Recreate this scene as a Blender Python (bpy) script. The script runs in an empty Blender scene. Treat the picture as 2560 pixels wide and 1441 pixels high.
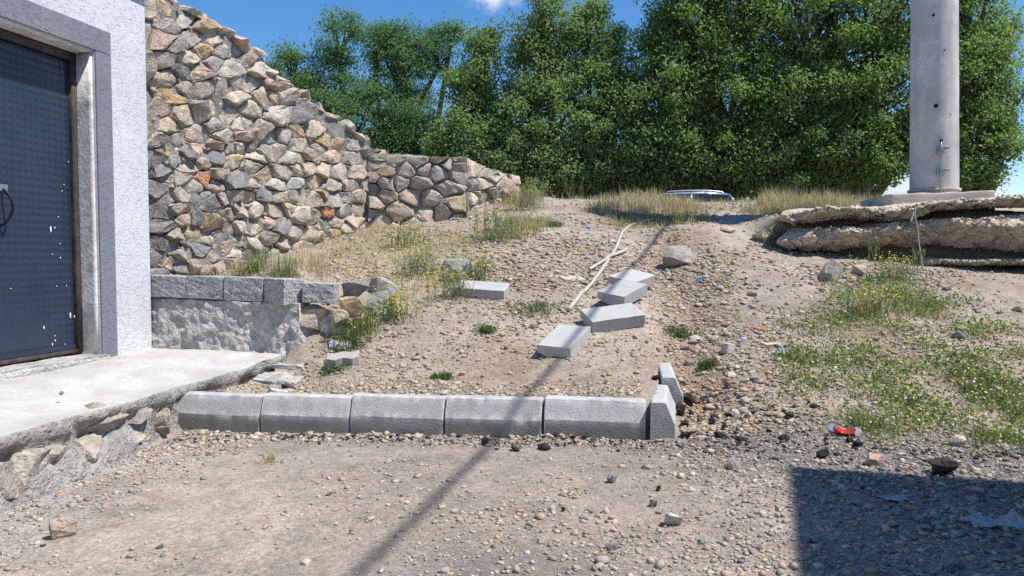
import bpy, bmesh, math, random
import numpy as np
from mathutils import Vector, Matrix

# ------------------------------------------------------------------ camera, sky, sun, exposure
S = bpy.context.scene
COL = S.collection
R = math.radians
CAM_Z, PITCH, FPX = 1.37, R(2.5), 1850.0
cam_d = bpy.data.cameras.new('camera')
cam_d.lens = 36.0 * FPX / 2560.0
cam_d.sensor_width = 36.0
cam_d.clip_start, cam_d.clip_end = 0.05, 3000
cam = bpy.data.objects.new('camera', cam_d)
cam.location = (0, 0, CAM_Z)
cam.rotation_euler = (R(90) - PITCH, 0, 0)
COL.objects.link(cam)
S.camera = cam

SUN_E, SUN_A = R(61), R(19)            # elevation; azimuth measured from +X towards the camera side
TO_SUN = Vector((math.cos(SUN_E) * math.cos(SUN_A), -math.cos(SUN_E) * math.sin(SUN_A), math.sin(SUN_E)))
sun_d = bpy.data.lights.new('sun', 'SUN')
sun_d.energy, sun_d.angle, sun_d.color = 5.0, R(0.53), (1.0, 0.955, 0.89)
sun = bpy.data.objects.new('sun', sun_d)
sun.rotation_euler = TO_SUN.to_track_quat('Z', 'Y').to_euler()
sun.location = (20, -3, 30)
COL.objects.link(sun)

W = bpy.data.worlds.new('World')
S.world = W
W.use_nodes = True
S.view_settings.view_transform = 'Standard'
S.view_settings.look = 'None'
S.view_settings.exposure = 0.30
S.view_settings.gamma = 1.0
S.cycles.use_denoising = False
S.cycles.max_bounces = 5
S.cycles.diffuse_bounces = 2
S.cycles.glossy_bounces = 2
S.cycles.transmission_bounces = 4
S.cycles.transparent_max_bounces = 6
S.cycles.caustics_reflective = False
S.cycles.caustics_refractive = False
S.cycles.sample_clamp_indirect = 6

def ray(px, py):
    v = Vector(((px - 1280) / FPX, -(py - 720.5) / FPX, -1.0))
    v.rotate(cam.rotation_euler)
    return v

def at(px, py, d):
    """point at world depth y = d on the sight line of a pixel"""
    v = ray(px, py)
    t = d / v.y
    return Vector((v.x * t, d, CAM_Z + v.z * t))

def build_world():
    nt = W.node_tree
    N, L = nt.nodes, nt.links
    N.clear()
    out = N.new('ShaderNodeOutputWorld')
    bg = N.new('ShaderNodeBackground')
    bg.inputs['Strength'].default_value = 0.10
    sky = N.new('ShaderNodeTexSky')
    sky.sky_type = 'NISHITA'
    sky.sun_disc = False
    sky.sun_elevation = SUN_E
    sky.sun_rotation = R(90) + SUN_A
    sky.altitude = 900
    sky.air_density, sky.dust_density, sky.ozone_density = 1.0, 0.25, 2.3
    hs = N.new('ShaderNodeHueSaturation')
    hs.inputs['Saturation'].default_value = 1.3
    hs.inputs['Value'].default_value = 1.38
    L.new(sky.outputs[0], hs.inputs['Color'])
    tc = N.new('ShaderNodeTexCoord')
    nz = N.new('ShaderNodeTexNoise')
    nz.inputs['Scale'].default_value = 14
    nz.inputs['Detail'].default_value = 7
    nz.inputs['Roughness'].default_value = 0.6
    L.new(tc.outputs['Generated'], nz.inputs['Vector'])
    prev = None
    spots = [(ray(1235, -6).normalized(), .078, 2.2), (ray(2330, 500).normalized(), .16, 3.0), (ray(2700, 520).normalized(), .14, 3.0),
             (Vector((-.8, .3, .5)).normalized(), .14, 2.2), (Vector((.2, -.8, .6)).normalized(), .17, 2.2),
             (Vector((.75, .35, .7)).normalized(), .10, 2.2), (Vector((-.5, -.6, .35)).normalized(), .2, 2.4)]
    for c, r, sq in spots:
        sub = N.new('ShaderNodeVectorMath'); sub.operation = 'SUBTRACT'
        L.new(tc.outputs['Generated'], sub.inputs[0]); sub.inputs[1].default_value = c
        sc = N.new('ShaderNodeVectorMath'); sc.operation = 'MULTIPLY'
        L.new(sub.outputs[0], sc.inputs[0]); sc.inputs[1].default_value = (1, 1, sq)
        ln = N.new('ShaderNodeVectorMath'); ln.operation = 'LENGTH'
        L.new(sc.outputs[0], ln.inputs[0])
        mr = N.new('ShaderNodeMapRange')
        mr.inputs['From Min'].default_value = 0; mr.inputs['From Max'].default_value = r * 1.5
        mr.inputs['To Min'].default_value = 1; mr.inputs['To Max'].default_value = 0
        L.new(ln.outputs['Value'], mr.inputs['Value'])
        if prev is None:
            prev = mr.outputs[0]
        else:
            mx = N.new('ShaderNodeMath'); mx.operation = 'MAXIMUM'
            L.new(prev, mx.inputs[0]); L.new(mr.outputs[0], mx.inputs[1]); prev = mx.outputs[0]
    ad = N.new('ShaderNodeMath'); ad.operation = 'MULTIPLY_ADD'      # noise*1.3 + (spot - 1)
    L.new(nz.outputs[0], ad.inputs[0]); ad.inputs[1].default_value = 1.5
    sb = N.new('ShaderNodeMath'); sb.operation = 'SUBTRACT'
    L.new(prev, sb.inputs[0]); sb.inputs[1].default_value = 1.0
    L.new(sb.outputs[0], ad.inputs[2])
    rm = N.new('ShaderNodeMapRange'); rm.interpolation_type = 'SMOOTHSTEP'
    rm.inputs['From Min'].default_value = 0.22; rm.inputs['From Max'].default_value = 0.62
    L.new(ad.outputs[0], rm.inputs['Value'])
    mix = N.new('ShaderNodeMix'); mix.data_type = 'RGBA'
    L.new(rm.outputs[0], mix.inputs['Factor'])
    L.new(hs.outputs[0], mix.inputs['A'])
    mix.inputs['B'].default_value = (7.0, 7.4, 8.2, 1)
    L.new(mix.outputs['Result'], bg.inputs['Color'])
    L.new(bg.outputs[0], out.inputs[0])
build_world()

# ------------------------------------------------------------------ small numeric helpers
rng = np.random.default_rng(7)
rnd = random.Random(11)

def _hash(ix, iy, iz, seed):
    h = (ix.astype(np.int64) * 374761393 + iy.astype(np.int64) * 668265263 + iz.astype(np.int64) * 2147483647 + seed * 974634777) & 0xFFFFFFFF
    h = ((h ^ (h >> 13)) * 1274126177) & 0xFFFFFFFF
    h = (h ^ (h >> 16)) & 0xFFFFFFFF
    h = (h * 2246822519) & 0xFFFFFFFF
    return ((h ^ (h >> 15)) & 0xFFFFFF) / float(0xFFFFFF)

def vnoise(p, seed=0):
    p = np.asarray(p, float)
    i = np.floor(p); f = p - i; f = f * f * (3 - 2 * f)
    x, y, z = i[:, 0], i[:, 1], i[:, 2]
    r = 0
    for dx in (0, 1):
        for dy in (0, 1):
            for dz in (0, 1):
                w = (f[:, 0] if dx else 1 - f[:, 0]) * (f[:, 1] if dy else 1 - f[:, 1]) * (f[:, 2] if dz else 1 - f[:, 2])
                r = r + w * _hash(x + dx, y + dy, z + dz, seed)
    return r * 2 - 1

def fbm(p, scale=1.0, octv=4, seed=0, gain=.5):
    p = np.asarray(p, float) * scale
    a, s, t = 1.0, 0.0, 0.0
    for k in range(octv):
        s = s + a * vnoise(p * (2.03 ** k) + 17.3 * k, seed + k)
        t += a; a *= gain
    return s / t

def sstep(a, b, x):
    t = np.clip((np.asarray(x, float) - a) / (b - a), 0, 1)
    return t * t * (3 - 2 * t)

def xy3(x, y, z=0):
    x = np.asarray(x, float); y = np.asarray(y, float)
    return np.stack([x, y, np.zeros_like(x) + z], -1)

# ------------------------------------------------------------------ object helpers
def mesh_np(name, v, faces, cols=None, mats=None, smooth=False):
    """faces: list of int arrays (n,3) or (n,4)"""
    me = bpy.data.meshes.new(name)
    v = np.asarray(v, np.float32)
    faces = [np.asarray(f, np.int32) for f in faces if len(f)]
    nl = sum(f.size for f in faces); nf = sum(len(f) for f in faces)
    me.vertices.add(len(v)); me.vertices.foreach_set('co', v.ravel())
    me.loops.add(nl); me.polygons.add(nf)
    me.loops.foreach_set('vertex_index', np.concatenate([f.ravel() for f in faces]))
    tot = np.concatenate([np.full(len(f), f.shape[1], np.int32) for f in faces])
    me.polygons.foreach_set('loop_start', np.concatenate([[0], np.cumsum(tot)[:-1]]).astype(np.int32))
    try:
        me.polygons.foreach_set('loop_total', tot)
    except Exception:
        pass
    if smooth:
        me.polygons.foreach_set('use_smooth', np.ones(nf, bool))
    if cols is not None:
        a = me.color_attributes.new('Col', 'FLOAT_COLOR', 'POINT')
        c = np.ones((len(v), 4), np.float32); c[:, :3] = cols
        a.data.foreach_set('color', c.ravel())
    me.update(calc_edges=True)
    me.validate()
    if mats is not None:
        me.materials.append(mats)
    return me

def link(name, me, parent=None, loc=None, rot=None):
    o = bpy.data.objects.new(name, me)
    COL.objects.link(o)
    if parent is not None:
        o.parent = parent
    if loc is not None:
        o.location = loc
    if rot is not None:
        o.rotation_euler = rot
    return o

def tag(o, label=None, cat=None, group=None, kind=None):
    if label: o['label'] = label
    if cat: o['category'] = cat
    if group: o['group'] = group
    if kind: o['kind'] = kind
    return o

def empty(name, loc=(0, 0, 0), label=None, cat=None, group=None, rot=None):
    return tag(link(name, None, None, loc, rot), label, cat, group)

def bm_mesh(name, bm, mat=None, smooth=False, col=None):
    me = bpy.data.meshes.new(name)
    bm.normal_update()
    bm.to_mesh(me); bm.free()
    if smooth:
        me.polygons.foreach_set('use_smooth', np.ones(len(me.polygons), bool))
    if mat: me.materials.append(mat)
    if col is not None:
        a = me.color_attributes.new('Col', 'FLOAT_COLOR', 'POINT')
        c = np.ones((len(me.vertices), 4), np.float32); c[:, :3] = col
        a.data.foreach_set('color', c.ravel())
    return me

def grid_faces(nu, nv, closed_v=False, flip=False):
    i = np.arange(nu - 1)[:, None]; j = np.arange(nv if closed_v else nv - 1)[None, :]
    j2 = (j + 1) % nv
    f = np.stack([i * nv + j, (i + 1) * nv + j, (i + 1) * nv + j2, i * nv + j2], -1).reshape(-1, 4)
    return f[:, ::-1] if flip else f

def box_bm(sx, sy, sz, bev=0.0, seg=2, origin=(0, 0, 0)):
    bm = bmesh.new()
    bmesh.ops.create_cube(bm, size=1.0)
    bmesh.ops.scale(bm, vec=(sx, sy, sz), verts=bm.verts)
    bmesh.ops.translate(bm, vec=origin, verts=bm.verts)
    if bev:
        bmesh.ops.bevel(bm, geom=list(bm.edges), offset=bev, segments=seg, affect='EDGES', profile=.6)
    return bm

def tube_np(path, radii, n=8, cap=True):
    """tube along a path (list of 3-vectors); returns verts, faces"""
    P = np.array([list(p) for p in path], float)
    rad = np.broadcast_to(np.asarray(radii, float), (len(P),))
    T = np.gradient(P, axis=0); T /= np.linalg.norm(T, axis=1)[:, None] + 1e-9
    ref = np.array([0, 0, 1.0]) if abs(T[:, 2]).mean() < .8 else np.array([1.0, 0, 0])
    A = np.cross(T, ref); A /= np.linalg.norm(A, axis=1)[:, None] + 1e-9
    B = np.cross(T, A)
    th = np.linspace(0, 2 * np.pi, n, endpoint=False)
    v = P[:, None, :] + rad[:, None, None] * (np.cos(th)[None, :, None] * A[:, None, :] + np.sin(th)[None, :, None] * B[:, None, :])
    f = [grid_faces(len(P), n, True)]
    v = v.reshape(-1, 3)
    if cap:
        v = np.vstack([v, P[0], P[-1]])
        a, b = len(v) - 2, len(v) - 1
        k = np.arange(n); k2 = (k + 1) % n; o = (len(P) - 1) * n
        f.append(np.stack([np.full(n, a), k, k2], -1)); f.append(np.stack([np.full(n, b), o + k2, o + k], -1))
    return v, f

def smooth_path(pts, n):
    pts = np.array([list(p) for p in pts], float)
    m = len(pts); out = []
    for t in np.linspace(0, m - 1, n):
        i = min(int(t), m - 2); u = t - i
        p0, p1, p2, p3 = pts[max(i - 1, 0)], pts[i], pts[i + 1], pts[min(i + 2, m - 1)]
        out.append(.5 * ((2 * p1) + (-p0 + p2) * u + (2 * p0 - 5 * p1 + 4 * p2 - p3) * u * u + (-p0 + 3 * p1 - 3 * p2 + p3) * u ** 3))
    return np.array(out)

# ------------------------------------------------------------------ materials
def mineral(name, col=(.3, .3, .3), col2=None, attr=False, scale=6.0, detail=3, var=.25, fine=60.0, fine_var=.15,
            bump=.4, bump_scale=30.0, bump_dist=.01, pits=0.0, pit_scale=40.0, rough=.9, spec=.25, speck=0.0, speck_scale=120.0,
            stain=None, metal=0.0, bump2=0.0, bump2_scale=120.0):
    m = bpy.data.materials.new(name); m.use_nodes = True
    nt = m.node_tree; N, L = nt.nodes, nt.links; N.clear()
    out = N.new('ShaderNodeOutputMaterial'); b = N.new('ShaderNodeBsdfPrincipled')
    L.new(b.outputs[0], out.inputs[0])
    b.inputs['Roughness'].default_value = rough
    b.inputs['Specular IOR Level'].default_value = spec
    b.inputs['Metallic'].default_value = metal
    tc = N.new('ShaderNodeTexCoord'); oi = N.new('ShaderNodeObjectInfo')
    ml = N.new('ShaderNodeMath'); ml.operation = 'MULTIPLY'; L.new(oi.outputs['Random'], ml.inputs[0]); ml.inputs[1].default_value = 37.0
    va = N.new('ShaderNodeVectorMath'); va.operation = 'ADD'
    L.new(tc.outputs['Object'], va.inputs[0]); L.new(ml.outputs[0], va.inputs[1])
    vec = va.outputs[0]
    def noise(s, d=4, r=.55):
        n = N.new('ShaderNodeTexNoise'); n.inputs['Scale'].default_value = s; n.inputs['Detail'].default_value = d
        n.inputs['Roughness'].default_value = r; L.new(vec, n.inputs['Vector']); return n.outputs[0]
    def mrange(x, a, c, lo, hi, smooth=False):
        n = N.new('ShaderNodeMapRange'); L.new(x, n.inputs['Value'])
        if smooth: n.interpolation_type = 'SMOOTHSTEP'
        for k, q in zip(('From Min', 'From Max', 'To Min', 'To Max'), (a, c, lo, hi)): n.inputs[k].default_value = q
        return n.outputs[0]
    def mixc(f, a, c, mode='MIX'):
        n = N.new('ShaderNodeMix'); n.data_type = 'RGBA'; n.blend_type = mode
        for key, q in (('Factor', f), ('A', a), ('B', c)):
            if isinstance(q, (int, float)): n.inputs[key].default_value = q
            elif isinstance(q, tuple): n.inputs[key].default_value = (*q, 1)
            else: L.new(q, n.inputs[key])
        return n.outputs['Result']
    n1 = noise(scale, detail)
    if attr:
        at_ = N.new('ShaderNodeVertexColor'); at_.layer_name = 'Col'; base = at_.outputs[0]
    elif col2:
        base = mixc(mrange(n1, .35, .65, 0, 1), col, col2)
    else:
        base = mixc(0.0, col, col)
    v1 = mrange(noise(scale * 2.3 + 1, detail), .25, .75, 1 - var, 1 + var)
    v2 = mrange(noise(fine, 2), .3, .7, 1 - fine_var, 1 + fine_var)
    mm = N.new('ShaderNodeMath'); mm.operation = 'MULTIPLY'; L.new(v1, mm.inputs[0]); L.new(v2, mm.inputs[1])
    cc = N.new('ShaderNodeCombineColor')
    for k in range(3): L.new(mm.outputs[0], cc.inputs[k])
    c = mixc(1.0, base, cc.outputs[0], 'MULTIPLY')
    if stain:
        sc_, scol, amt = stain
        c = mixc(mrange(noise(sc_, 4), .5, .68, 0, amt), c, scol)
    h = None
    if speck:
        vo = N.new('ShaderNodeTexVoronoi'); vo.inputs['Scale'].default_value = speck_scale; L.new(vec, vo.inputs['Vector'])
        sp = N.new('ShaderNodeSeparateColor'); L.new(vo.outputs['Color'], sp.inputs[0])
        s1 = mrange(sp.outputs[0], 0, 1, 1 - speck, 1 + speck)
        c3 = N.new('ShaderNodeCombineColor')
        for k in range(3): L.new(s1, c3.inputs[k])
        c = mixc(1.0, c, c3.outputs[0], 'MULTIPLY')
        h = vo.outputs['Distance']
    L.new(c, b.inputs['Base Color'])
    nb = noise(bump_scale, 3, .62)
    bp = N.new('ShaderNodeBump'); bp.inputs['Strength'].default_value = bump; bp.inputs['Distance'].default_value = bump_dist
    L.new(nb, bp.inputs['Height'])
    last = bp
    if pits:
        vo = N.new('ShaderNodeTexVoronoi'); vo.inputs['Scale'].default_value = pit_scale; L.new(vec, vo.inputs['Vector'])
        b2 = N.new('ShaderNodeBump'); b2.inputs['Strength'].default_value = pits; b2.inputs['Distance'].default_value = bump_dist
        L.new(mrange(vo.outputs['Distance'], 0.0, .45, 0, 1), b2.inputs['Height']); L.new(last.outputs[0], b2.inputs['Normal']); last = b2
    if bump2:
        b3 = N.new('ShaderNodeBump'); b3.inputs['Strength'].default_value = bump2; b3.inputs['Distance'].default_value = bump_dist * .5
        L.new(noise(bump2_scale, 2), b3.inputs['Height']); L.new(last.outputs[0], b3.inputs['Normal']); last = b3
    if h is not None:
        b4 = N.new('ShaderNodeBump'); b4.invert = True; b4.inputs['Strength'].default_value = .35; b4.inputs['Distance'].default_value = .006
        L.new(h, b4.inputs['Height']); L.new(last.outputs[0], b4.inputs['Normal']); last = b4
    L.new(last.outputs[0], b.inputs['Normal'])
    return m

def leafy(name, trans=.35, rough=.5, spec=.35, var=.25):
    m = bpy.data.materials.new(name); m.use_nodes = True
    nt = m.node_tree; N, L = nt.nodes, nt.links; N.clear()
    out = N.new('ShaderNodeOutputMaterial'); b = N.new('ShaderNodeBsdfPrincipled'); t = N.new('ShaderNodeBsdfTranslucent')
    mx = N.new('ShaderNodeMixShader'); mx.inputs[0].default_value = trans
    a = N.new('ShaderNodeVertexColor'); a.layer_name = 'Col'
    L.new(a.outputs[0], b.inputs['Base Color'])
    g = N.new('ShaderNodeMix'); g.data_type = 'RGBA'; g.blend_type = 'MULTIPLY'; g.inputs['Factor'].default_value = 1
    L.new(a.outputs[0], g.inputs['A']); g.inputs['B'].default_value = (1.35, 1.45, .7, 1)
    L.new(g.outputs['Result'], t.inputs['Color'])
    b.inputs['Roughness'].default_value = rough; b.inputs['Specular IOR Level'].default_value = spec
    L.new(b.outputs[0], mx.inputs[1]); L.new(t.outputs[0], mx.inputs[2]); L.new(mx.outputs[0], out.inputs[0])
    return m

MAT = {}
MAT['dirt'] = mineral('dirt', attr=True, scale=1.6, var=.16, fine=22, fine_var=.16, bump=.4, bump_scale=9, bump_dist=.02, bump2=.7, bump2_scale=70, speck=.26, speck_scale=90, rough=.96, spec=.1)
MAT['gravel'] = mineral('gravel', attr=True, scale=9, var=.15, fine=90, fine_var=.15, bump=.4, bump_scale=60, bump_dist=.006, rough=.9, spec=.2)
MAT['stone'] = mineral('wall_limestone', attr=True, scale=5, var=.26, fine=38, fine_var=.22, bump=.85, bump_scale=22, bump_dist=.022, pits=.25, pit_scale=34, bump2=.6, bump2_scale=95, rough=.93, spec=.15, stain=(3.2, (.24, .22, .19), .30))
MAT['mortar'] = mineral('rough_mortar', (.33, .315, .29), (.23, .22, .205), scale=3.2, var=.26, fine=30, fine_var=.25, bump=1.0, bump_scale=26, bump_dist=.03, bump2=.9, bump2_scale=80, rough=.96, spec=.1)
MAT['kerb'] = mineral('kerb_concrete', attr=True, scale=4, var=.10, fine=80, fine_var=.12, bump=.35, bump_scale=70, bump_dist=.006, pits=.35, pit_scale=55, rough=.9, spec=.2)
MAT['block'] = mineral('pumice_block', (.48, .475, .465), (.41, .405, .395), scale=5, var=.16, fine=60, fine_var=.35, bump=1.0, bump_scale=55, bump_dist=.02, pits=.8, pit_scale=48, rough=.97, spec=.08)
MAT['render'] = mineral('rough_cement_render', (.50, .485, .455), (.40, .39, .37), scale=2.4, var=.22, fine=24, fine_var=.2, bump=1.0, bump_scale=14, bump_dist=.035, bump2=.9, bump2_scale=60, rough=.96, spec=.1)
MAT['rubble_face'] = mineral('old_rubble_mortar', (.37, .355, .325), (.27, .26, .24), scale=2.6, var=.25, fine=24, fine_var=.22, bump=1.0, bump_scale=16, bump_dist=.035, bump2=.9, bump2_scale=60, rough=.96, spec=.1)
MAT['slab'] = mineral('walkway_concrete', (.49, .48, .465), (.42, .41, .39), scale=1.5, var=.12, fine=34, fine_var=.10, bump=.45, bump_scale=18, bump_dist=.012, bump2=.5, bump2_scale=80, rough=.92, spec=.15, stain=(4.5, (.42, .37, .29), .55))
MAT['plaster'] = mineral('white_stucco', (.66, .67, .70), (.61, .62, .65), scale=1.2, var=.05, fine=40, fine_var=.03, bump=.12, bump_scale=16, bump_dist=.012, rough=.9, spec=.2)
MAT['trim'] = mineral('grey_stucco', (.235, .245, .28), (.20, .21, .245), scale=1.5, var=.06, fine=40, fine_var=.04, bump=.12, bump_scale=16, bump_dist=.012, rough=.9, spec=.2)
for k in ('plaster', 'trim'):          # scraped stucco: stretched worm-like pits
    nt = MAT[k].node_tree; N, L = nt.nodes, nt.links
    b = next(n for n in N if n.type == 'BSDF_PRINCIPLED')
    old = b.inputs['Normal'].links[0].from_socket
    tc = N.new('ShaderNodeTexCoord'); mp = N.new('ShaderNodeMapping'); mp.inputs['Scale'].default_value = (20, 20, 62); mp.inputs['Rotation'].default_value = (.18, .12, 0)
    L.new(tc.outputs['Object'], mp.inputs['Vector'])
    nz = N.new('ShaderNodeTexNoise'); nz.inputs['Scale'].default_value = 1.0; nz.inputs['Detail'].default_value = 3; nz.inputs['Distortion'].default_value = 1.3
    L.new(mp.outputs[0], nz.inputs['Vector'])
    mr = N.new('ShaderNodeMapRange'); mr.inputs['From Min'].default_value = .36; mr.inputs['From Max'].default_value = .45
    L.new(nz.outputs[0], mr.inputs['Value'])
    bp = N.new('ShaderNodeBump'); bp.inputs['Strength'].default_value = .7; bp.inputs['Distance'].default_value = .010
    L.new(mr.outputs[0], bp.inputs['Height']); L.new(old, bp.inputs['Normal']); L.new(bp.outputs[0], b.inputs['Normal'])
MAT['reveal'] = mineral('old_cream_plaster', (.76, .745, .71), (.66, .64, .60), scale=6, var=.14, fine=40, fine_var=.12, bump=.6, bump_scale=30, bump_dist=.01, rough=.9, stain=(9, (.34, .29, .23), .5))
MAT['door'] = mineral('blue_grey_door_paint', (.026, .040, .066), (.020, .032, .054), scale=2, var=.12, fine=40, fine_var=.08, bump=.08, bump_scale=60, bump_dist=.003, rough=.36, spec=.5)
MAT['door_frame'] = mineral('worn_brown_frame', (.07, .06, .056), (.05, .048, .052), scale=7, var=.3, fine=50, fine_var=.2, bump=.3, bump_scale=40, bump_dist=.004, rough=.6, stain=(12, (.17, .10, .065), .55))
MAT['white_paint'] = mineral('white_paint_splash', (.75, .75, .74), var=.04, fine_var=.03, bump=.05, rough=.7)
MAT['black_iron'] = mineral('black_iron', (.02, .02, .022), var=.1, bump=.1, rough=.5, metal=.3)
MAT['pole'] = mineral('pole_concrete', (.58, .56, .525), (.48, .465, .44), scale=1.3, var=.16, fine=22, fine_var=.08, bump=.2, bump_scale=24, bump_dist=.008, rough=.88, spec=.2, stain=(2.2, (.40, .40, .40), .6))
nt = MAT['pole'].node_tree; N, L = nt.nodes, nt.links
b = next(n for n in N if n.type == 'BSDF_PRINCIPLED'); old = b.inputs['Base Color'].links[0].from_socket
tc = N.new('ShaderNodeTexCoord'); mp = N.new('ShaderNodeMapping'); mp.inputs['Scale'].default_value = (5, 5, .7); L.new(tc.outputs['Object'], mp.inputs['Vector'])
nz = N.new('ShaderNodeTexNoise'); nz.inputs['Scale'].default_value = 1.0; nz.inputs['Detail'].default_value = 5; L.new(mp.outputs[0], nz.inputs['Vector'])
mr = N.new('ShaderNodeMapRange'); mr.inputs['From Min'].default_value = .48; mr.inputs['From Max'].default_value = .66; mr.inputs['To Max'].default_value = .45; L.new(nz.outputs[0], mr.inputs['Value'])
mx = N.new('ShaderNodeMix'); mx.data_type = 'RGBA'; L.new(mr.outputs[0], mx.inputs['Factor']); L.new(old, mx.inputs['A']); mx.inputs['B'].default_value = (.30, .295, .28, 1); L.new(mx.outputs['Result'], b.inputs['Base Color'])
MAT['pad'] = mineral('pad_concrete', (.50, .46, .39), (.42, .38, .32), scale=2, var=.16, fine=30, fine_var=.12, bump=.5, bump_scale=20, bump_dist=.015, rough=.93)
MAT['old_concrete'] = mineral('eroded_concrete', attr=True, scale=3.5, var=.20, fine=26, fine_var=.2, bump=1.0, bump_scale=18, bump_dist=.035, bump2=.8, bump2_scale=60, pits=.3, pit_scale=22, rough=.97, spec=.08)
MAT['galv'] = mineral('galvanised_steel', (.42, .43, .44), (.33, .34, .35), scale=20, var=.12, bump=.1, rough=.45, metal=.7, spec=.4)
MAT['hole'] = mineral('dark_hole', (.012, .011, .010), var=.1, bump=.1, rough=1)
MAT['hose'] = mineral('dusty_grey_hose', (.50, .475, .42), (.42, .39, .34), scale=6, var=.12, fine=40, fine_var=.1, bump=.15, bump_scale=50, bump_dist=.003, rough=.6)
MAT['conduit'] = mineral('dusty_conduit', (.22, .22, .215), (.17, .17, .165), scale=8, var=.15, bump=.2, rough=.7)
MAT['asphalt'] = mineral('asphalt_crumbs', attr=True, scale=12, var=.3, fine=70, fine_var=.3, bump=1.0, bump_scale=40, bump_dist=.02, rough=.95, spec=.2)
MAT['bark'] = mineral('bark', (.13, .105, .08), (.09, .075, .06), scale=6, var=.3, fine=40, fine_var=.2, bump=.8, bump_scale=25, bump_dist=.02, rough=.95)
MAT['leaf'] = leafy('leaf', .46, .5, .3)
MAT['grass'] = leafy('grass_blade', .28, .6, .25)
MAT['petal'] = leafy('petal', .25, .7, .1)
MAT['cable'] = mineral('cable_rubber', (.02, .02, .02), var=.1, bump=.1, rough=.7)
MAT['car_paint'] = mineral('silver_car_paint', (.20, .26, .36), var=.02, fine_var=.01, bump=.02, rough=.28, metal=.35, spec=.5)
MAT['car_glass'] = mineral('dark_car_glass', (.012, .014, .017), var=.02, fine_var=.01, bump=0.0, rough=.06, spec=.6)
MAT['tyre'] = mineral('tyre_rubber', (.02, .02, .02), var=.1, bump=.2, rough=.85)
MAT['chrome'] = mineral('bright_metal', (.6, .61, .63), var=.03, fine_var=.02, bump=.03, rough=.3, metal=.9)
MAT['red_paint'] = mineral('red_can_paint', (.42, .03, .03), var=.1, fine_var=.05, bump=.1, rough=.4)
MAT['brick_red'] = mineral('terracotta_shard', (.42, .15, .08), (.34, .13, .075), scale=8, var=.2, bump=.5, rough=.95)
MAT['blue_plastic'] = mineral('blue_plastic', (.04, .14, .5), var=.1, bump=.1, rough=.5)
MAT['film'] = mineral('crumpled_plastic_film', (.36, .37, .38), (.26, .27, .28), scale=10, var=.15, bump=.5, bump_scale=30, rough=.35, spec=.5)
MAT['flat_roof'] = mineral('roof_felt', (.2, .2, .2), var=.2, bump=.4)

# ------------------------------------------------------------------ terrain
KL, KR = np.array([-2.69, 5.85]), np.array([0.95, 5.15])       # front foot of the kerb row, its two ends
RD = (KR - KL) / np.linalg.norm(KR - KL)                       # along the row
RP = np.array([-RD[1], RD[0]])                                 # away from the camera
KH, KW = 0.29, 0.15                                            # kerb height above the road, thickness

def road_z(x, y):
    return .026 * np.clip(x, -3.2, 3.2) + .034 + .004 * np.clip(y - 4, -4, 2)

CTRL = [(430, 985, 6.05), (620, 985, 5.98), (800, 985, 5.9), (1100, 985, 5.7), (1400, 985, 5.55), (1625, 985, 5.4),
        (700, 885, 7.0), (1000, 880, 7.0), (855, 922, 6.6), (1200, 900, 6.75), (1380, 893, 6.7), (1500, 820, 7.3), (1600, 800, 7.5), (1560, 768, 7.9),
        (1590, 724, 8.5), (1210, 745, 8.2), (1330, 785, 7.6), (1700, 665, 9.6), (1500, 645, 9.9), (1100, 800, 7.5), (950, 815, 7.4),
        (1600, 570, 12.3), (1700, 545, 12.8), (1850, 528, 12.9), (1950, 530, 12.6), (1780, 560, 11.4), (1400, 525, 12.8), (1350, 503, 13.6), (1500, 503, 14.0), (1650, 512, 13.6),
        (1800, 505, 14.2), (1950, 505, 14.5), (1300, 600, 10.8), (1150, 590, 10.9), (940, 565, 12.0), (800, 620, 10.4), (700, 650, 9.6), (600, 685, 8.9),
        (900, 700, 8.7), (1050, 660, 9.5), (480, 705, 8.0), (420, 705, 7.8), (700, 712, 7.3),
        (1850, 900, 6.5), (1750, 950, 6.0), (2000, 950, 6.0), (2300, 1000, 5.55), (2560, 1110, 4.95), (2560, 900, 6.3), (2300, 800, 7.3), (2560, 750, 8.0),
        (2000, 700, 9.0), (2100, 665, 9.5), (2300, 690, 9.0), (2560, 690, 9.0), (1900, 610, 11.0), (1950, 578, 11.8), (2700, 900, 6.4), (2700, 700, 9.0),
        (2300, 672, 9.6), (2500, 672, 9.5), (2150, 655, 9.9), (2650, 668, 9.5), (1830, 760, 8.2), (1950, 800, 7.5), (1400, 570, 11.6), (1250, 520, 13.2)]
_cp = np.array([list(at(*c)) for c in CTRL])

def _tps_fit(p, z, lam=.02):
    n = len(p)
    r = np.linalg.norm(p[:, None] - p[None], axis=2)
    K = np.where(r > 0, r * r * np.log(r + 1e-12), 0) + lam * np.eye(n)
    P = np.c_[np.ones(n), p]
    A = np.block([[K, P], [P.T, np.zeros((3, 3))]])
    return np.linalg.solve(A, np.r_[z, 0, 0, 0])
_tw = _tps_fit(_cp[:, :2], _cp[:, 2])

def hill_z(x, y):
    x = np.clip(np.asarray(x, float), -4.2, 6.8); y = np.clip(np.asarray(y, float), 4.9, 14.2)
    sh = x.shape; q = np.stack([x.ravel(), y.ravel()], -1)
    out = np.empty(len(q))
    for a in range(0, len(q), 40000):
        d = q[a:a + 40000]
        r2 = ((d[:, None] - _cp[None, :, :2]) ** 2).sum(2)
        k = np.where(r2 > 1e-12, .5 * r2 * np.log(r2 + 1e-12), 0)
        out[a:a + 40000] = k @ _tw[:-3] + _tw[-3] + d @ _tw[-2:]
    return out.reshape(sh)

def slab_edge_x(y):
    return np.interp(y, [-6, 0, 4.1, 5.8, 6.5, 7.0, 7.4], [-3.4, -3.1, -2.84, -2.66, -2.40, -2.18, -1.95])

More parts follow.
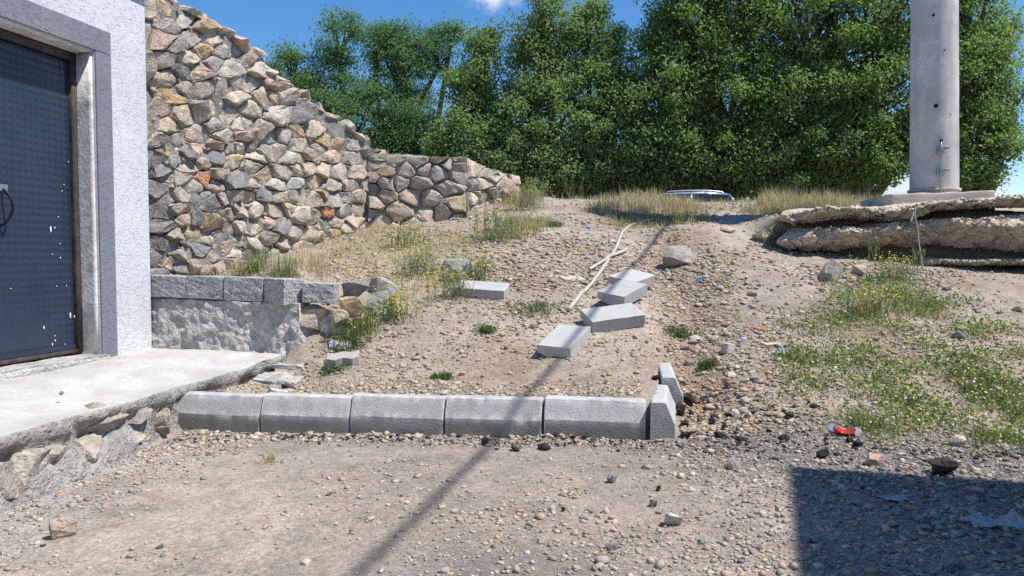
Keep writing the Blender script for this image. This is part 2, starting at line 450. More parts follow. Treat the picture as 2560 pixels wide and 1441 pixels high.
def block_line_y(x):            # front line of the block wall
    return np.interp(x, [-3.65, -2.0], [7.41, 7.11])

def ground_z(x, y, detail=True):
    x = np.asarray(x, float); y = np.asarray(y, float)
    rz = road_z(x, y)
    hz = hill_z(x, y)
    hz = np.where(y > 14.2, hz + sstep(14.6, 19.5, y) * (1.9 - hz), hz)
    t = (x - KL[0]) * RD[0] + (y - KL[1]) * RD[1]          # along the row
    s = (x - KL[0]) * RP[0] + (y - KL[1]) * RP[1]          # behind the row
    rowlen = np.linalg.norm(KR - KL) + .10
    inside = 1 - sstep(rowlen - .03, rowlen + .03, t)       # left of the corner: held back by the kerb
    zin = np.where(s > .075, hz, rz)
    w = sstep(-.35, 1.55, s)
    zout = rz + (hz - rz) * w
    # the dug hollow by the corner kerb stones
    hol = np.exp(-(((x - 1.50) / .30) ** 2 + ((y - 5.95) / .60) ** 2))
    zout = zout - .17 * hol
    z = zin * inside + zout * (1 - inside)
    # beneath the eroded slabs a bank steps up to the level of the pole
    up = sstep(10.95, 11.3, y + .45 * (x - 4.0)) * sstep(3.55, 4.1, x)
    z = z * (1 - up) + np.maximum(z, 2.0) * up
    # under the walkway and the block wall
    und = (x < slab_edge_x(y) + .02) & (y < np.where(x < -2.0, block_line_y(x) + .12, 6.9))
    z = np.where(und, np.minimum(z, np.maximum(rz, np.where(s > .075, .2, rz))), z)
    if detail:
        p = xy3(x.ravel(), y.ravel())
        n = (fbm(p, .9, 4, 3) * .035 + fbm(p, 4.5, 4, 9) * .016).reshape(x.shape)
        n2 = (np.abs(fbm(p, 2.1, 4, 21)) * .07).reshape(x.shape)
        rough = sstep(.1, 1.0, s)
        bank_ = np.exp(-((s + .02) / .07) ** 2) * (s < .06) * (t > -.1) * (t < rowlen + .15)
        z = z + bank_ * (.014 + .028 * np.clip(fbm(p, 3.0, 3, 27).reshape(x.shape), -.3, 1))
        z = z + n * (.35 + .9 * rough) - n2 * rough * .6
        # wheel-worn run-off gullies on the slope
        gx = x - (1.55 + .13 * (y - 6)) - .12 * np.sin(y * 1.7)
        z = z - .12 * np.exp(-(gx / .34) ** 2) * sstep(6.0, 7.0, y) * (1 - sstep(10.6, 11.6, y))
        z = z + .05 * np.exp(-((gx + .62) / .22) ** 2) * sstep(6.8, 8.0, y) * (1 - sstep(10.6, 11.6, y))
    return z

def gz(x, y):
    return float(ground_z(np.array([x]), np.array([y]))[0])

def on(px, py, lo=2.5, hi=18.0):
    """where the sight line of a pixel meets the ground"""
    ds = np.arange(lo, hi, .02)
    v = ray(px, py)
    X = v.x / v.y * ds; Z = CAM_Z + v.z / v.y * ds
    g = ground_z(X, ds)
    k = np.argmax(g >= Z)
    if g[k] < Z[k]: k = len(ds) - 1
    return Vector((X[k], ds[k], g[k]))

def axis(fine_lo, fine_hi, step, far):
    a = list(np.arange(fine_lo, fine_hi + 1e-6, step))
    s = step
    while a[-1] < far:
        s *= 1.35; a.append(a[-1] + s)
    s = step
    while a[0] > -far:
        s *= 1.35; a.insert(0, a[0] - s)
    return np.array(a)

def build_ground():
    xs = axis(-4.4, 7.2, .036, 900); ys = axis(1.6, 14.6, .036, 900)
    # small extra lines so the kerb step stays crisp are not needed: the kerb covers it
    X, Y = np.meshgrid(xs, ys, indexing='ij')
    Z = ground_z(X, Y)
    far = np.maximum(np.abs(X), np.abs(Y))
    Z = np.where(Y > 40, 1.9 - sstep(40, 200, Y) * 1.9, Z)
    v = np.stack([X, Y, Z], -1).reshape(-1, 3)
    p = v.copy(); p[:, 2] = 0
    x, y = v[:, 0], v[:, 1]
    s = (x - KL[0]) * RP[0] + (y - KL[1]) * RP[1]
    t = (x - KL[0]) * RD[0] + (y - KL[1]) * RD[1]
    road = np.array([.282, .238, .196]); hill = np.array([.318, .266, .216]); pale = np.array([.40, .342, .28]); grey = np.array([.140, .134, .126]); clay = np.array([.245, .170, .112])
    hillw = sstep(-.1, .8, s)
    c = road * (1 - hillw[:, None]) + hill * hillw[:, None]
    m = sstep(-.15, .45, fbm(p, .8, 4, 31))[:, None] * .40
    c = c * (1 - m) + pale * m
    # grey crushed-asphalt grit in the road, strongest to the right of the row
    q = p.copy(); q[:, 0] *= .5
    g = sstep(.02, .42, fbm(q, 1.3, 5, 41) + .55 * sstep(.8, 2.6, x) - .12) * (1 - hillw)
    g = np.maximum(g * .6, .8 * sstep(1.6, 2.6, x) * (1 - sstep(-.2, .6, s)) * sstep(-.5, .2, fbm(p, 1.1, 4, 44)))
    c = c * (1 - g[:, None]) + grey * g[:, None]
    # along the walkway a strip of grey cement spill
    e = np.exp(-((x - slab_edge_x(y) - .15) / .38) ** 2) * (y < 5.7) * sstep(-.4, .3, fbm(p, 1.6, 4, 51))
    c = c * (1 - .75 * e[:, None]) + np.array([.37, .355, .335]) * .75 * e[:, None]
    k = sstep(.18, .5, fbm(p, 1.15, 4, 61)) * hillw * .55
    c = c * (1 - k[:, None]) + clay * k[:, None]
    gx = x - (1.55 + .13 * (y - 6)) - .12 * np.sin(y * 1.7)
    k = (np.exp(-((gx - .1) / .35) ** 2) * sstep(5.4, 6.2, y) * (1 - sstep(10.2, 11.5, y)) * .5 + .6 * np.exp(-(((x - 1.55) / .45) ** 2 + ((y - 6.1) / .5) ** 2)))[:, None]
    c = c * (1 - k) + clay * k
    c = c * (1 + .18 * fbm(p, 6, 4, 71) + .10 * fbm(p, 2.2, 4, 73))[:, None]
    me = mesh_np('ground', v, [grid_faces(len(xs), len(ys))], c, MAT['dirt'], True)
    return tag(link('ground', me), 'sandy earth slope and dusty gravel road surface', kind='structure')
build_ground()

# ------------------------------------------------------------------ house on the left
HW = np.array([math.sin(R(12)), math.cos(R(12))])       # along its street wall, away from the camera
HN = np.array([math.cos(R(12)), -math.sin(R(12))])      # outwards
HC = np.array([-3.57, 7.30])                            # far corner
def hpt(t, n, z):                                       # t towards the camera, n outwards
    p = HC - HW * t + HN * n
    return (p[0], p[1], z)
def hbox(name, t0, t1, n0, n1, z0, z1, mat, parent, bev=0.0, seg=2, cuts=0, rough=0.0, seed=0):
    bm = bmesh.new()
    vs = [bm.verts.new(hpt(t, n, z)) for z in (z0, z1) for (t, n) in ((t0, n0), (t1, n0), (t1, n1), (t0, n1))]
    for f in ((0, 1, 2, 3), (7, 6, 5, 4), (0, 4, 5, 1), (1, 5, 6, 2), (2, 6, 7, 3), (3, 7, 4, 0)):
        bm.faces.new([vs[i] for i in f])
    bmesh.ops.recalc_face_normals(bm, faces=bm.faces)
    if bev: bmesh.ops.bevel(bm, geom=list(bm.edges), offset=bev, segments=seg, affect='EDGES')
    if cuts:
        bmesh.ops.subdivide_edges(bm, edges=list(bm.edges), cuts=cuts, use_grid_fill=True)
        co = np.array([v.co[:] for v in bm.verts])
        nx = fbm(co, 9, 4, seed) * rough; ny = fbm(co, 9, 4, seed + 9) * rough; nz = fbm(co, 9, 4, seed + 19) * rough
        for v, a, b_, c_ in zip(bm.verts, nx, ny, nz): v.co += Vector((a, b_, c_))
    return link(name, bm_mesh(name, bm, mat, cuts > 0), parent)

def build_house():
    h = empty('house', hpt(0, 0, .3), 'white stucco house with grey band around a dark blue embossed metal door', 'house')
    h_inv = Matrix.Translation(h.location).inverted()
    T0, T1, ZT, TOP = .666, 1.98, 3.19, 3.86
    kids = []
    # walls around the opening, as separate panels of one wall mesh
    bm = bmesh.new()
    def add(t0, t1, n0, n1, z0, z1):
        vs = [bm.verts.new(hpt(t, n, z)) for z in (z0, z1) for (t, n) in ((t0, n0), (t1, n0), (t1, n1), (t0, n1))]
        for f in ((0, 1, 2, 3), (7, 6, 5, 4), (0, 4, 5, 1), (1, 5, 6, 2), (2, 6, 7, 3), (3, 7, 4, 0)):
            bm.faces.new([vs[i] for i in f])
    # one solid outline: front wall with a doorway (built as a frame of quads)
    fr = [(0, .0), (T0, .0), (T0, ZT), (T1, ZT), (T1, .0), (8.5, .0), (8.5, TOP), (0, TOP)]
    f_out = [bm.verts.new(hpt(t, 0, z)) for t, z in fr]
    f_in = [bm.verts.new(hpt(t, -.34, z)) for t, z in fr]
    quads = [((0, 1, 2, None), 0)]
    def face(ids, inner=False):
        src = f_in if inner else f_out
        bm.faces.new([src[i] for i in (ids if not inner else ids[::-1])])
    vt = {}
    for src, inn in ((f_out, False), (f_in, True)):
        a = bm.verts.new(hpt(T0, -.34 if inn else 0, TOP)); b = bm.verts.new(hpt(T1, -.34 if inn else 0, TOP))
        for ids in ((src[0], src[1], src[2], a, src[7]), (a, src[2], src[3], b), (b, src[3], src[4], src[5], src[6])):
            bm.faces.new(ids if not inn else ids[::-1])
        vt[inn] = (a, b)
    for i, j in ((1, 2), (2, 3), (3, 4)):
        bm.faces.new((f_out[i], f_in[i], f_in[j], f_out[j]))
    bm.faces.new((f_out[0], f_out[7], f_in[7], f_in[0]))
    # back and side walls
    add(.001, .30, -5.2, -.342, 0, TOP - .001)
    add(8.2, 8.499, -5.2, -.342, 0, TOP - .001)
    add(.302, 8.198, -5.2, -4.9, 0, TOP - .001)
    bmesh.ops.recalc_face_normals(bm, faces=bm.faces)
    kids.append(link('wall', bm_mesh('wall', bm, MAT['plaster'])))
    kids.append(hbox('roof', -.05, 8.55, -5.25, .05, TOP + .002, TOP + .14, MAT['flat_roof'], None, .01))
    # grey painted plaster band, a little proud
    kids.append(hbox('trim_band', .475, T0 - .002, .002, .014, .36, ZT + .002, MAT['trim'], None, .003))
    kids.append(hbox('trim_band', .475, T1 + .20, .0021, .0141, ZT + .003, ZT + .205, MAT['trim'], None, .003))
    kids.append(hbox('trim_band', T1 + .002, T1 + .20, .002, .014, .36, ZT + .002, MAT['trim'], None, .003))
    # reveal lining of older cream plaster, thicker towards the frame
    kids.append(hbox('reveal', T0 + .002, T0 + .022, -.20, -.02, .45, ZT - .025, MAT['reveal'], None, 0, 2, 5, .006, 3))
    kids.append(hbox('reveal', T0 + .004, T1 - .004, -.20, -.012, ZT - .024, ZT - .002, MAT['reveal'], None, 0, 2, 5, .006, 4))
    # door: frame, embossed panel, handle, paint splashes
    door = empty('door', hpt(T0 + .02, -.19, .5))
    kids.append(door)
    D0, D1, DZ0, DZ1 = T0 + .024, T1 - .01, .50, ZT - .03
    fbm_ = bmesh.new()
    dk = []
    dk.append(hbox('door_frame', D0, D0 + .05, -.23, -.165, DZ0, DZ1, MAT['door_frame'], None, .004, 2, 3, .004, 8))
    dk.append(hbox('door_frame', D0 + .051, D1, -.23, -.165, DZ1 - .065, DZ1, MAT['door_frame'], None, .004, 2, 3, .004, 9))
    dk.append(hbox('door_frame', D0 + .051, D1, -.23, -.168, DZ0, DZ0 + .035, MAT['door_frame'], None, .004, 2, 3, .004, 10))
    dk.append(hbox('kick_rail', D0 + .056, D1, -.225, -.19, DZ0 + .036, DZ0 + .085, MAT['door'], None, .004))
    # embossed sheet: a regular field of shallow square bosses
    t = np.arange(D0 + .052, D1 - .003, .0124); z = np.arange(DZ0 + .087, DZ1 - .066, .012)
    T, Z = np.meshgrid(t, z, indexing='ij')
    row = np.floor((Z - DZ0) / .060)
    u = ((T - D0) / .062 + .0 * row) % 1.0 - .5; w = ((Z - DZ0) / .060) % 1.0 - .5
    h_ = np.clip(1 - np.maximum(np.abs(u), np.abs(w)) / .5, 0, 1)
    n = -.212 + .0065 * sstep(.12, .75, h_)
    P = HC[None, None] - HW * T[..., None] + HN * n[..., None]
    v = np.concatenate([P, Z[..., None]], -1).reshape(-1, 3)
    dk.append(link('embossed_panel', mesh_np('embossed_panel', v, [grid_faces(len(t), len(z))], None, MAT['door'], True)))
    dk.append(hbox('door_leaf', D0 + .052, D1, -.26, -.222, DZ0 + .0, DZ1 - .07, MAT['door'], None))
    # handle: a bowed pull with a white scuff on top
    t_h = 1.44
    path = smooth_path([hpt(t_h, -.20, 1.90), hpt(t_h, -.155, 1.87), hpt(t_h - .012, -.12, 1.78), hpt(t_h - .006, -.13, 1.70), hpt(t_h + .02, -.16, 1.63), hpt(t_h + .03, -.205, 1.61)], 22)
    v, f = tube_np(path, .011, 8)
    dk.append(link('handle', mesh_np('handle', v, f, None, MAT['black_iron'], True)))
    dk.append(hbox('latch_plate', t_h - .045, t_h + .06, -.206, -.192, 1.885, 1.94, MAT['galv'], None, .003))
    for (px, py, w_, hh) in ((127, 574, 7, 18), (137, 570, 4, 6), (176, 789, 6, 18), (186, 792, 5, 8), (110, 820, 5, 11), (131, 862, 4, 10), (163, 862, 3, 6), (137, 840, 3, 5), (151, 645, 4, 6),
                            (146, 543, 4, 4), (155, 478, 4, 4), (160, 462, 3, 4), (171, 405, 3, 4), (142, 716, 3, 4), (166, 715, 3, 4), (184, 318, 3, 5), (138, 852, 5, 6), (27, 722, 6, 3), (150, 610, 3, 4), (131, 636, 4, 3)):
        # intersect the sight line with the door plane
        r_ = ray(px, py); o_ = Vector((HC[0] - HN[0] * .2035, HC[1] - HN[1] * .2035, 0)); nn = Vector((HN[0], HN[1], 0))
        k = (o_ - Vector((0, 0, CAM_Z))).dot(nn) / r_.dot(nn)
        c = Vector((0, 0, CAM_Z)) + r_ * k
        sc = k / FPX
        bm = bmesh.new()
        bmesh.ops.create_uvsphere(bm, u_segments=8, v_segments=5, radius=1)
        for q in bm.verts:
            a, b_, c_ = q.co
            q.co = Vector((HW[0], HW[1], 0)) * a * w_ * sc * .42 + nn * b_ * .003 + Vector((0, 0, c_ * hh * sc * .45)) + c
        dk.append(link('paint_splash', bm_mesh('paint_splash', bm, MAT['white_paint'], True)))
    for o in dk:
        o.parent = door; o.matrix_parent_inverse = Matrix.Translation(door.location).inverted()
    # threshold
    kids.append(hbox('threshold', T0 - .06, T1 + .02, -.23, .06, .30, .485, MAT['render'], None, .02, 2, 6, .018, 15))
    for o in kids:
        o.parent = h; o.matrix_parent_inverse = h_inv
    door.matrix_parent_inverse = h_inv
build_house()

# ------------------------------------------------------------------ stones: shapes
STONE_COL = {'c': (.50, .415, .32), 'w': (.54, .475, .39), 'o': (.46, .345, .22), 'O': (.50, .36, .20), 'g': (.41, .37, .315), 'G': (.42, .42, .375), 'd': (.21, .205, .205),
             'D': (.22, .22, .22), 'p': (.54, .41, .32), 'r': (.54, .27, .15), 'y': (.48, .405, .265)}

def stone_cols(co, base, seed, mortar=0.0):
    base = np.array(base)
    v = 1 + .22 * fbm(co, 7, 4, seed) + .12 * fbm(co, 25, 3, seed + 5)
    c = base[None] * v[:, None]
    k = sstep(.1, .5, fbm(co, 5.5, 4, seed + 12))[:, None] * .35
    c = c * (1 - k) + np.array([.47, .41, .335]) * k
    if mortar:
        k = sstep(.05, .3, fbm(co, 4, 4, seed + 22))[:, None] * mortar
        c = c * (1 - k) + np.array([.30, .29, .27]) * k
    return c

def hull_rock(pts, cuts=1, amp=.01, nscale=9, seed=0):
    bm = bmesh.new()
    for p in pts: bm.verts.new(p)
    r = bmesh.ops.convex_hull(bm, input=list(bm.verts))
    bmesh.ops.delete(bm, geom=[g for g in r['geom_interior'] if isinstance(g, bmesh.types.BMVert)], context='VERTS')
    loose = [v for v in bm.verts if not v.link_faces]
    if loose: bmesh.ops.delete(bm, geom=loose, context='VERTS')
    bmesh.ops.triangulate(bm, faces=bm.faces)
    if cuts:
        bmesh.ops.subdivide_edges(bm, edges=list(bm.edges), cuts=cuts, use_grid_fill=True)
        bmesh.ops.triangulate(bm, faces=bm.faces)
        bm.normal_update()
        co = np.array([v.co[:] for v in bm.verts])
        d = fbm(co + seed * 3.7, nscale, 5, seed, .6) * amp + np.abs(fbm(co + seed * 1.3, nscale * 2.6, 4, seed + 3, .6)) * amp * -.9
        j = np.stack([fbm(co, nscale * 1.6, 3, seed + 31), fbm(co, nscale * 1.6, 3, seed + 37), fbm(co, nscale * 1.6, 3, seed + 41)], -1) * amp * .7
        for v, a, q in zip(bm.verts, d, j): v.co += v.normal * a + Vector(q)
    return bm

def rock_points(sx, sy, sz, r, n=16, boxy=.55):
    """points on a blocky, uneven boulder"""
    out = []
    for k in range(n):
        v = Vector((r.gauss(0, 1), r.gauss(0, 1), r.gauss(0, 1))).normalized()
        m = max(abs(v.x), abs(v.y), abs(v.z))
        q = v * (1 - boxy) + v / m * boxy
        q *= r.uniform(.78, 1.08)
        out.append(Vector((q.x * sx, q.y * sy, q.z * sz)))
    return out

def voronoi_cells(seeds, bound):
    """cells (lists of 2-D points) of the seeds, clipped to a convex-or-not bounding polygon's box then trimmed"""
    cells = []
    AN = 1.32                                  # flatter than tall: laid rubble
    S_ = np.array(seeds, float) * np.array([1, AN])
    WT = np.random.default_rng(len(S_)).uniform(0, 420, len(S_))       # uneven weights: big stones beside small ones
    x0, y0, x1, y1 = bound[0], bound[1] * AN, bound[2], bound[3] * AN
    for i, s in enumerate(S_):
        poly = [(x0, y0), (x1, y0), (x1, y1), (x0, y1)]
        wt = WT[i]
        d = np.hypot(*(S_ - s).T); order = np.argsort(d)[1:26]
        for j in order:
            o = S_[j]; nx, ny = o - s
            sh_ = .5 + .5 * np.clip((WT[i] - WT[j]) / (nx * nx + ny * ny + 1e-6), -.45, .45)
            mx, my = s + (o - s) * sh_
            new = []
            for k in range(len(poly)):
                a, b = poly[k], poly[(k + 1) % len(poly)]
                da = (a[0] - mx) * nx + (a[1] - my) * ny; db = (b[0] - mx) * nx + (b[1] - my) * ny
                if da <= 0: new.append(a)
                if da * db < 0:
                    t = da / (da - db); new.append((a[0] + (b[0] - a[0]) * t, a[1] + (b[1] - a[1]) * t))
            poly = new
            if len(poly) < 3: break
        cells.append([(x, y / AN) for x, y in poly])
    return cells

def wall_stone(cell, place, r, seed, base, proud=.10, shrink=.90, mortar=.0, parent=None, cuts=1):
    """a rough stone filling one cell of a wall face; place(a, b, n) maps cell coordinates and outward distance to world"""
    c = np.array(cell); cen = c.mean(0)
    # drop very short edges, add a point per long edge
    pts = []
    for k in range(len(c)):
        a, b = c[k], c[(k + 1) % len(c)]
        pts.append(a)
        if np.hypot(*(b - a)) > 22: pts.append((a + b) / 2 + (b - a) * r.uniform(-.15, .15))
    P3 = []
    lift = r.uniform(-.02, .03)
    tilt = (r.uniform(-.3, .3), r.uniform(-.3, .3))
    size = np.sqrt(((c - cen) ** 2).sum(1).mean())
    for p in pts:
        e = (p - cen) * shrink * r.uniform(.92, 1.04)
        f = (p - cen) * shrink * r.uniform(.62, .95)
        q = cen + e
        P3.append(place(q[0], q[1], -.10)); P3.append(place(q[0], q[1], lift + proud * r.uniform(.05, .40)))
        q = cen + f
        n = lift + proud * r.uniform(.55, 1.1) + (f[0] * tilt[0] + f[1] * tilt[1]) / (size + 1) * proud * 1.6
        P3.append(place(q[0], q[1], n))
    org = Vector(place(cen[0], cen[1], 0))
    bm = hull_rock([Vector(p) - org for p in P3], cuts, .026, 8, seed)
    co = np.array([v.co[:] for v in bm.verts])
    cols = stone_cols(co + np.array(org), base, seed, mortar)
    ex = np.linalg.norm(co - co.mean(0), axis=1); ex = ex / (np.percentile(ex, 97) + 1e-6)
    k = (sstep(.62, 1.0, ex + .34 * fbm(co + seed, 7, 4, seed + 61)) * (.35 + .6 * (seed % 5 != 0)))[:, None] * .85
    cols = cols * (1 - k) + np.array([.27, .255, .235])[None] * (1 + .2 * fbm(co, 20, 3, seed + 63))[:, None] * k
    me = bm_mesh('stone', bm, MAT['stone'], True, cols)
    try:
        me.set_sharp_from_angle(angle=R(42))
    except Exception:
        pass
    o = link('stone', me, parent)
    o.location = org - (parent.location if parent else Vector())
    return o

# ------------------------------------------------------------------ stone retaining wall
A0, A1 = np.array([-4.36, 7.45]), np.array([-2.27, 12.0])         # foot line of the long wall
def plane_hit(p0, p1):
    d = (p1 - p0) / np.linalg.norm(p1 - p0); n = np.array([d[1], -d[0]])
    return d, n
def px_place(p0, p1):
    """pixel on the wall's face plane + outward distance -> world"""
    d, n = plane_hit(p0, p1)
    nn = Vector((n[0], n[1], 0)); o = Vector((p0[0], p0[1], 0))
    def f(px, py, out):
        r_ = ray(px, py)
        k = (o - Vector((0, 0, CAM_Z))).dot(nn) / r_.dot(nn)
        q = Vector((0, 0, CAM_Z)) + r_ * k
        return q + nn * out
    return f

Z2 = lambda L_: [(360 + x / 3.0, y / 3.0, c) for x, y, c in L_]
Z3 = lambda L_: [(360 + x / 3.0, 350 + y / 3.0, c) for x, y, c in L_]
Z4 = lambda L_: [(900 + x / 3.0, 350 + y / 3.0, c) for x, y, c in L_]
MAIN = Z2([(130, 60, 'o'), (140, 215, 'g'), (290, 150, 'g'), (405, 190, 'o'), (440, 90, 'g'), (490, 300, 'c'), (100, 300, 'p'), (205, 350, 'g'), (115, 460, 'w'), (300, 440, 'w'), (325, 290, 'g'), (480, 480, 'g'), (610, 540, 'g'), (270, 545, 'd'),
           (540, 390, 'g'), (690, 370, 'w'), (850, 500, 'w'), (600, 255, 'o'), (700, 265, 'p'), (850, 385, 'w'), (180, 730, 'O'), (415, 660, 'c'), (285, 655, 'g'), (560, 650, 'g'), (660, 630, 'g'), (750, 640, 'g'), (405, 860, 'g'), (590, 880, 'c'),
           (770, 810, 'w'), (870, 740, 'c'), (985, 865, 'w'), (155, 950, 'c'), (370, 1020, 'w'), (570, 1045, 'g'), (715, 945, 'w'), (710, 1025, 'p'), (855, 990, 'c'), (1010, 1040, 'w'), (1130, 985, 'o'), (1235, 985, 'c'), (1330, 1060, 'o'),
           (990, 650, 'p'), (1090, 600, 'w'), (1190, 690, 'w'), (1170, 790, 'g'), (1310, 840, 'w'), (1450, 830, 'w'), (1590, 1000, 'o'), (1430, 970, 'g'), (1740, 1080, 'w'), (1810, 1100, 'w'), (1290, 1110, 'g'), (1110, 870, 'd'), (930, 730, 'o'),
           (960, 500, 'w'), (1030, 560, 'p'), (1250, 750, 'w'), (80, 1060, 'g'), (180, 1070, 'g'), (80, 1190, 'g'), (200, 1190, 'g'), (300, 1150, 'd'), (360, 1120, 'p'), (490, 1180, 'd'), (630, 1200, 'y'), (700, 1110, 'w'), (770, 1110, 'c'), (810, 1175, 'w'),
           (895, 1140, 'g'), (962, 1140, 'c'), (1070, 1190, 'G'), (1130, 1100, 'w'), (1230, 1160, 'p'), (1400, 1170, 'p'), (1550, 1180, 'g'), (1660, 1130, 'g'), (300, 1245, 'c'), (400, 1225, 'c'), (530, 1310, 'c'), (230, 1345, 'g'), (430, 1340, 'r'), (510, 1385, 'p'),
           (660, 1350, 'd'), (770, 1250, 'g'), (880, 1330, 'o'), (1010, 1310, 'w'), (1085, 1370, 'G'), (1190, 1270, 'c'), (1310, 1290, 'c'), (1440, 1290, 'w'), (1570, 1300, 'c'), (1255, 1355, 'c'), (1370, 1395, 'g'), (1540, 1400, 'c'), (1680, 1400, 'g'), (90, 1290, 'd'), (90, 1400, 'd'),
           (1040, 730, 'g'), (1520, 900, 'w'), (1650, 1060, 'c'), (340, 30, 'g'), (240, 20, 'o')])
MAIN += Z3([(180, 445, 'G'), (335, 450, 'g'), (480, 480, 'd'), (560, 450, 'g'), (645, 435, 'g'), (755, 420, 'c'), (870, 410, 'd'), (970, 425, 'c'), (1075, 440, 'c'), (1165, 440, 'g'), (1245, 460, 'c'), (1310, 430, 'o'), (1385, 460, 'g'), (1510, 440, 'G'), (1590, 420, 'c'),
            (250, 590, 'p'), (120, 560, 'd'), (110, 660, 'd'), (380, 600, 'd'), (470, 620, 'o'), (600, 550, 'y'), (690, 530, 'g'), (810, 535, 'w'), (950, 530, 'c'), (1050, 510, 'c'), (1140, 570, 'c'), (1000, 645, 'D'), (905, 620, 'p'), (785, 660, 'c'), (705, 650, 'w'), (605, 675, 'c'), (320, 715, 'o'),
            (1240, 570, 'c'), (1340, 550, 'r'), (1480, 535, 'g'), (1590, 530, 'c'), (1420, 620, 'c'), (1560, 625, 'c'), (1320, 630, 'c'), (1490, 655, 'c'), (1620, 660, 'c'), (1110, 695, 'g'), (1210, 710, 'c'), (890, 740, 'o'), (785, 775, 'c'), (455, 740, 'c'), (570, 820, 'c'), (690, 775, 'g'),
            (390, 830, 'D'), (265, 850, 'g'), (180, 790, 'p'), (90, 770, 'd'), (1030, 790, 'c'), (1300, 730, 'o'), (1410, 710, 'o'), (495, 880, 'g'), (740, 860, 'd'), (340, 950, 'c'), (165, 930, 'p'), (430, 965, 'c'), (530, 950, 'c'), (90, 900, 'd'), (960, 860, 'c'), (1160, 820, 'c'), (650, 930, 'c'), (860, 860, 'g'), (250, 960, 'd'), (1060, 890, 'c'),
            (100, 1010, 'd'), (420, 1050, 'p'), (280, 1060, 'c'), (560, 1060, 'c'), (720, 980, 'c'), (860, 980, 'c')])
random.Random(4).shuffle(MAIN)
WALL_TOP = [(330, -75), (390, -42), (460, 6), (530, 48), (600, 92), (655, 132), (700, 182), (760, 228), (850, 290), (905, 338), (955, 372), (975, 400)]

def top_at(px, drop=2):
    return float(np.interp(px, [p[0] for p in WALL_TOP], [p[1] for p in WALL_TOP])) + drop * float(np.interp(px, [380, 900, 960], [1.25, .8, .4]))

def clip_below(poly, off=4):
    out = []
    for (x, y) in poly:
        t = top_at(x) + off
        out.append((x, max(y, t)))
    return out

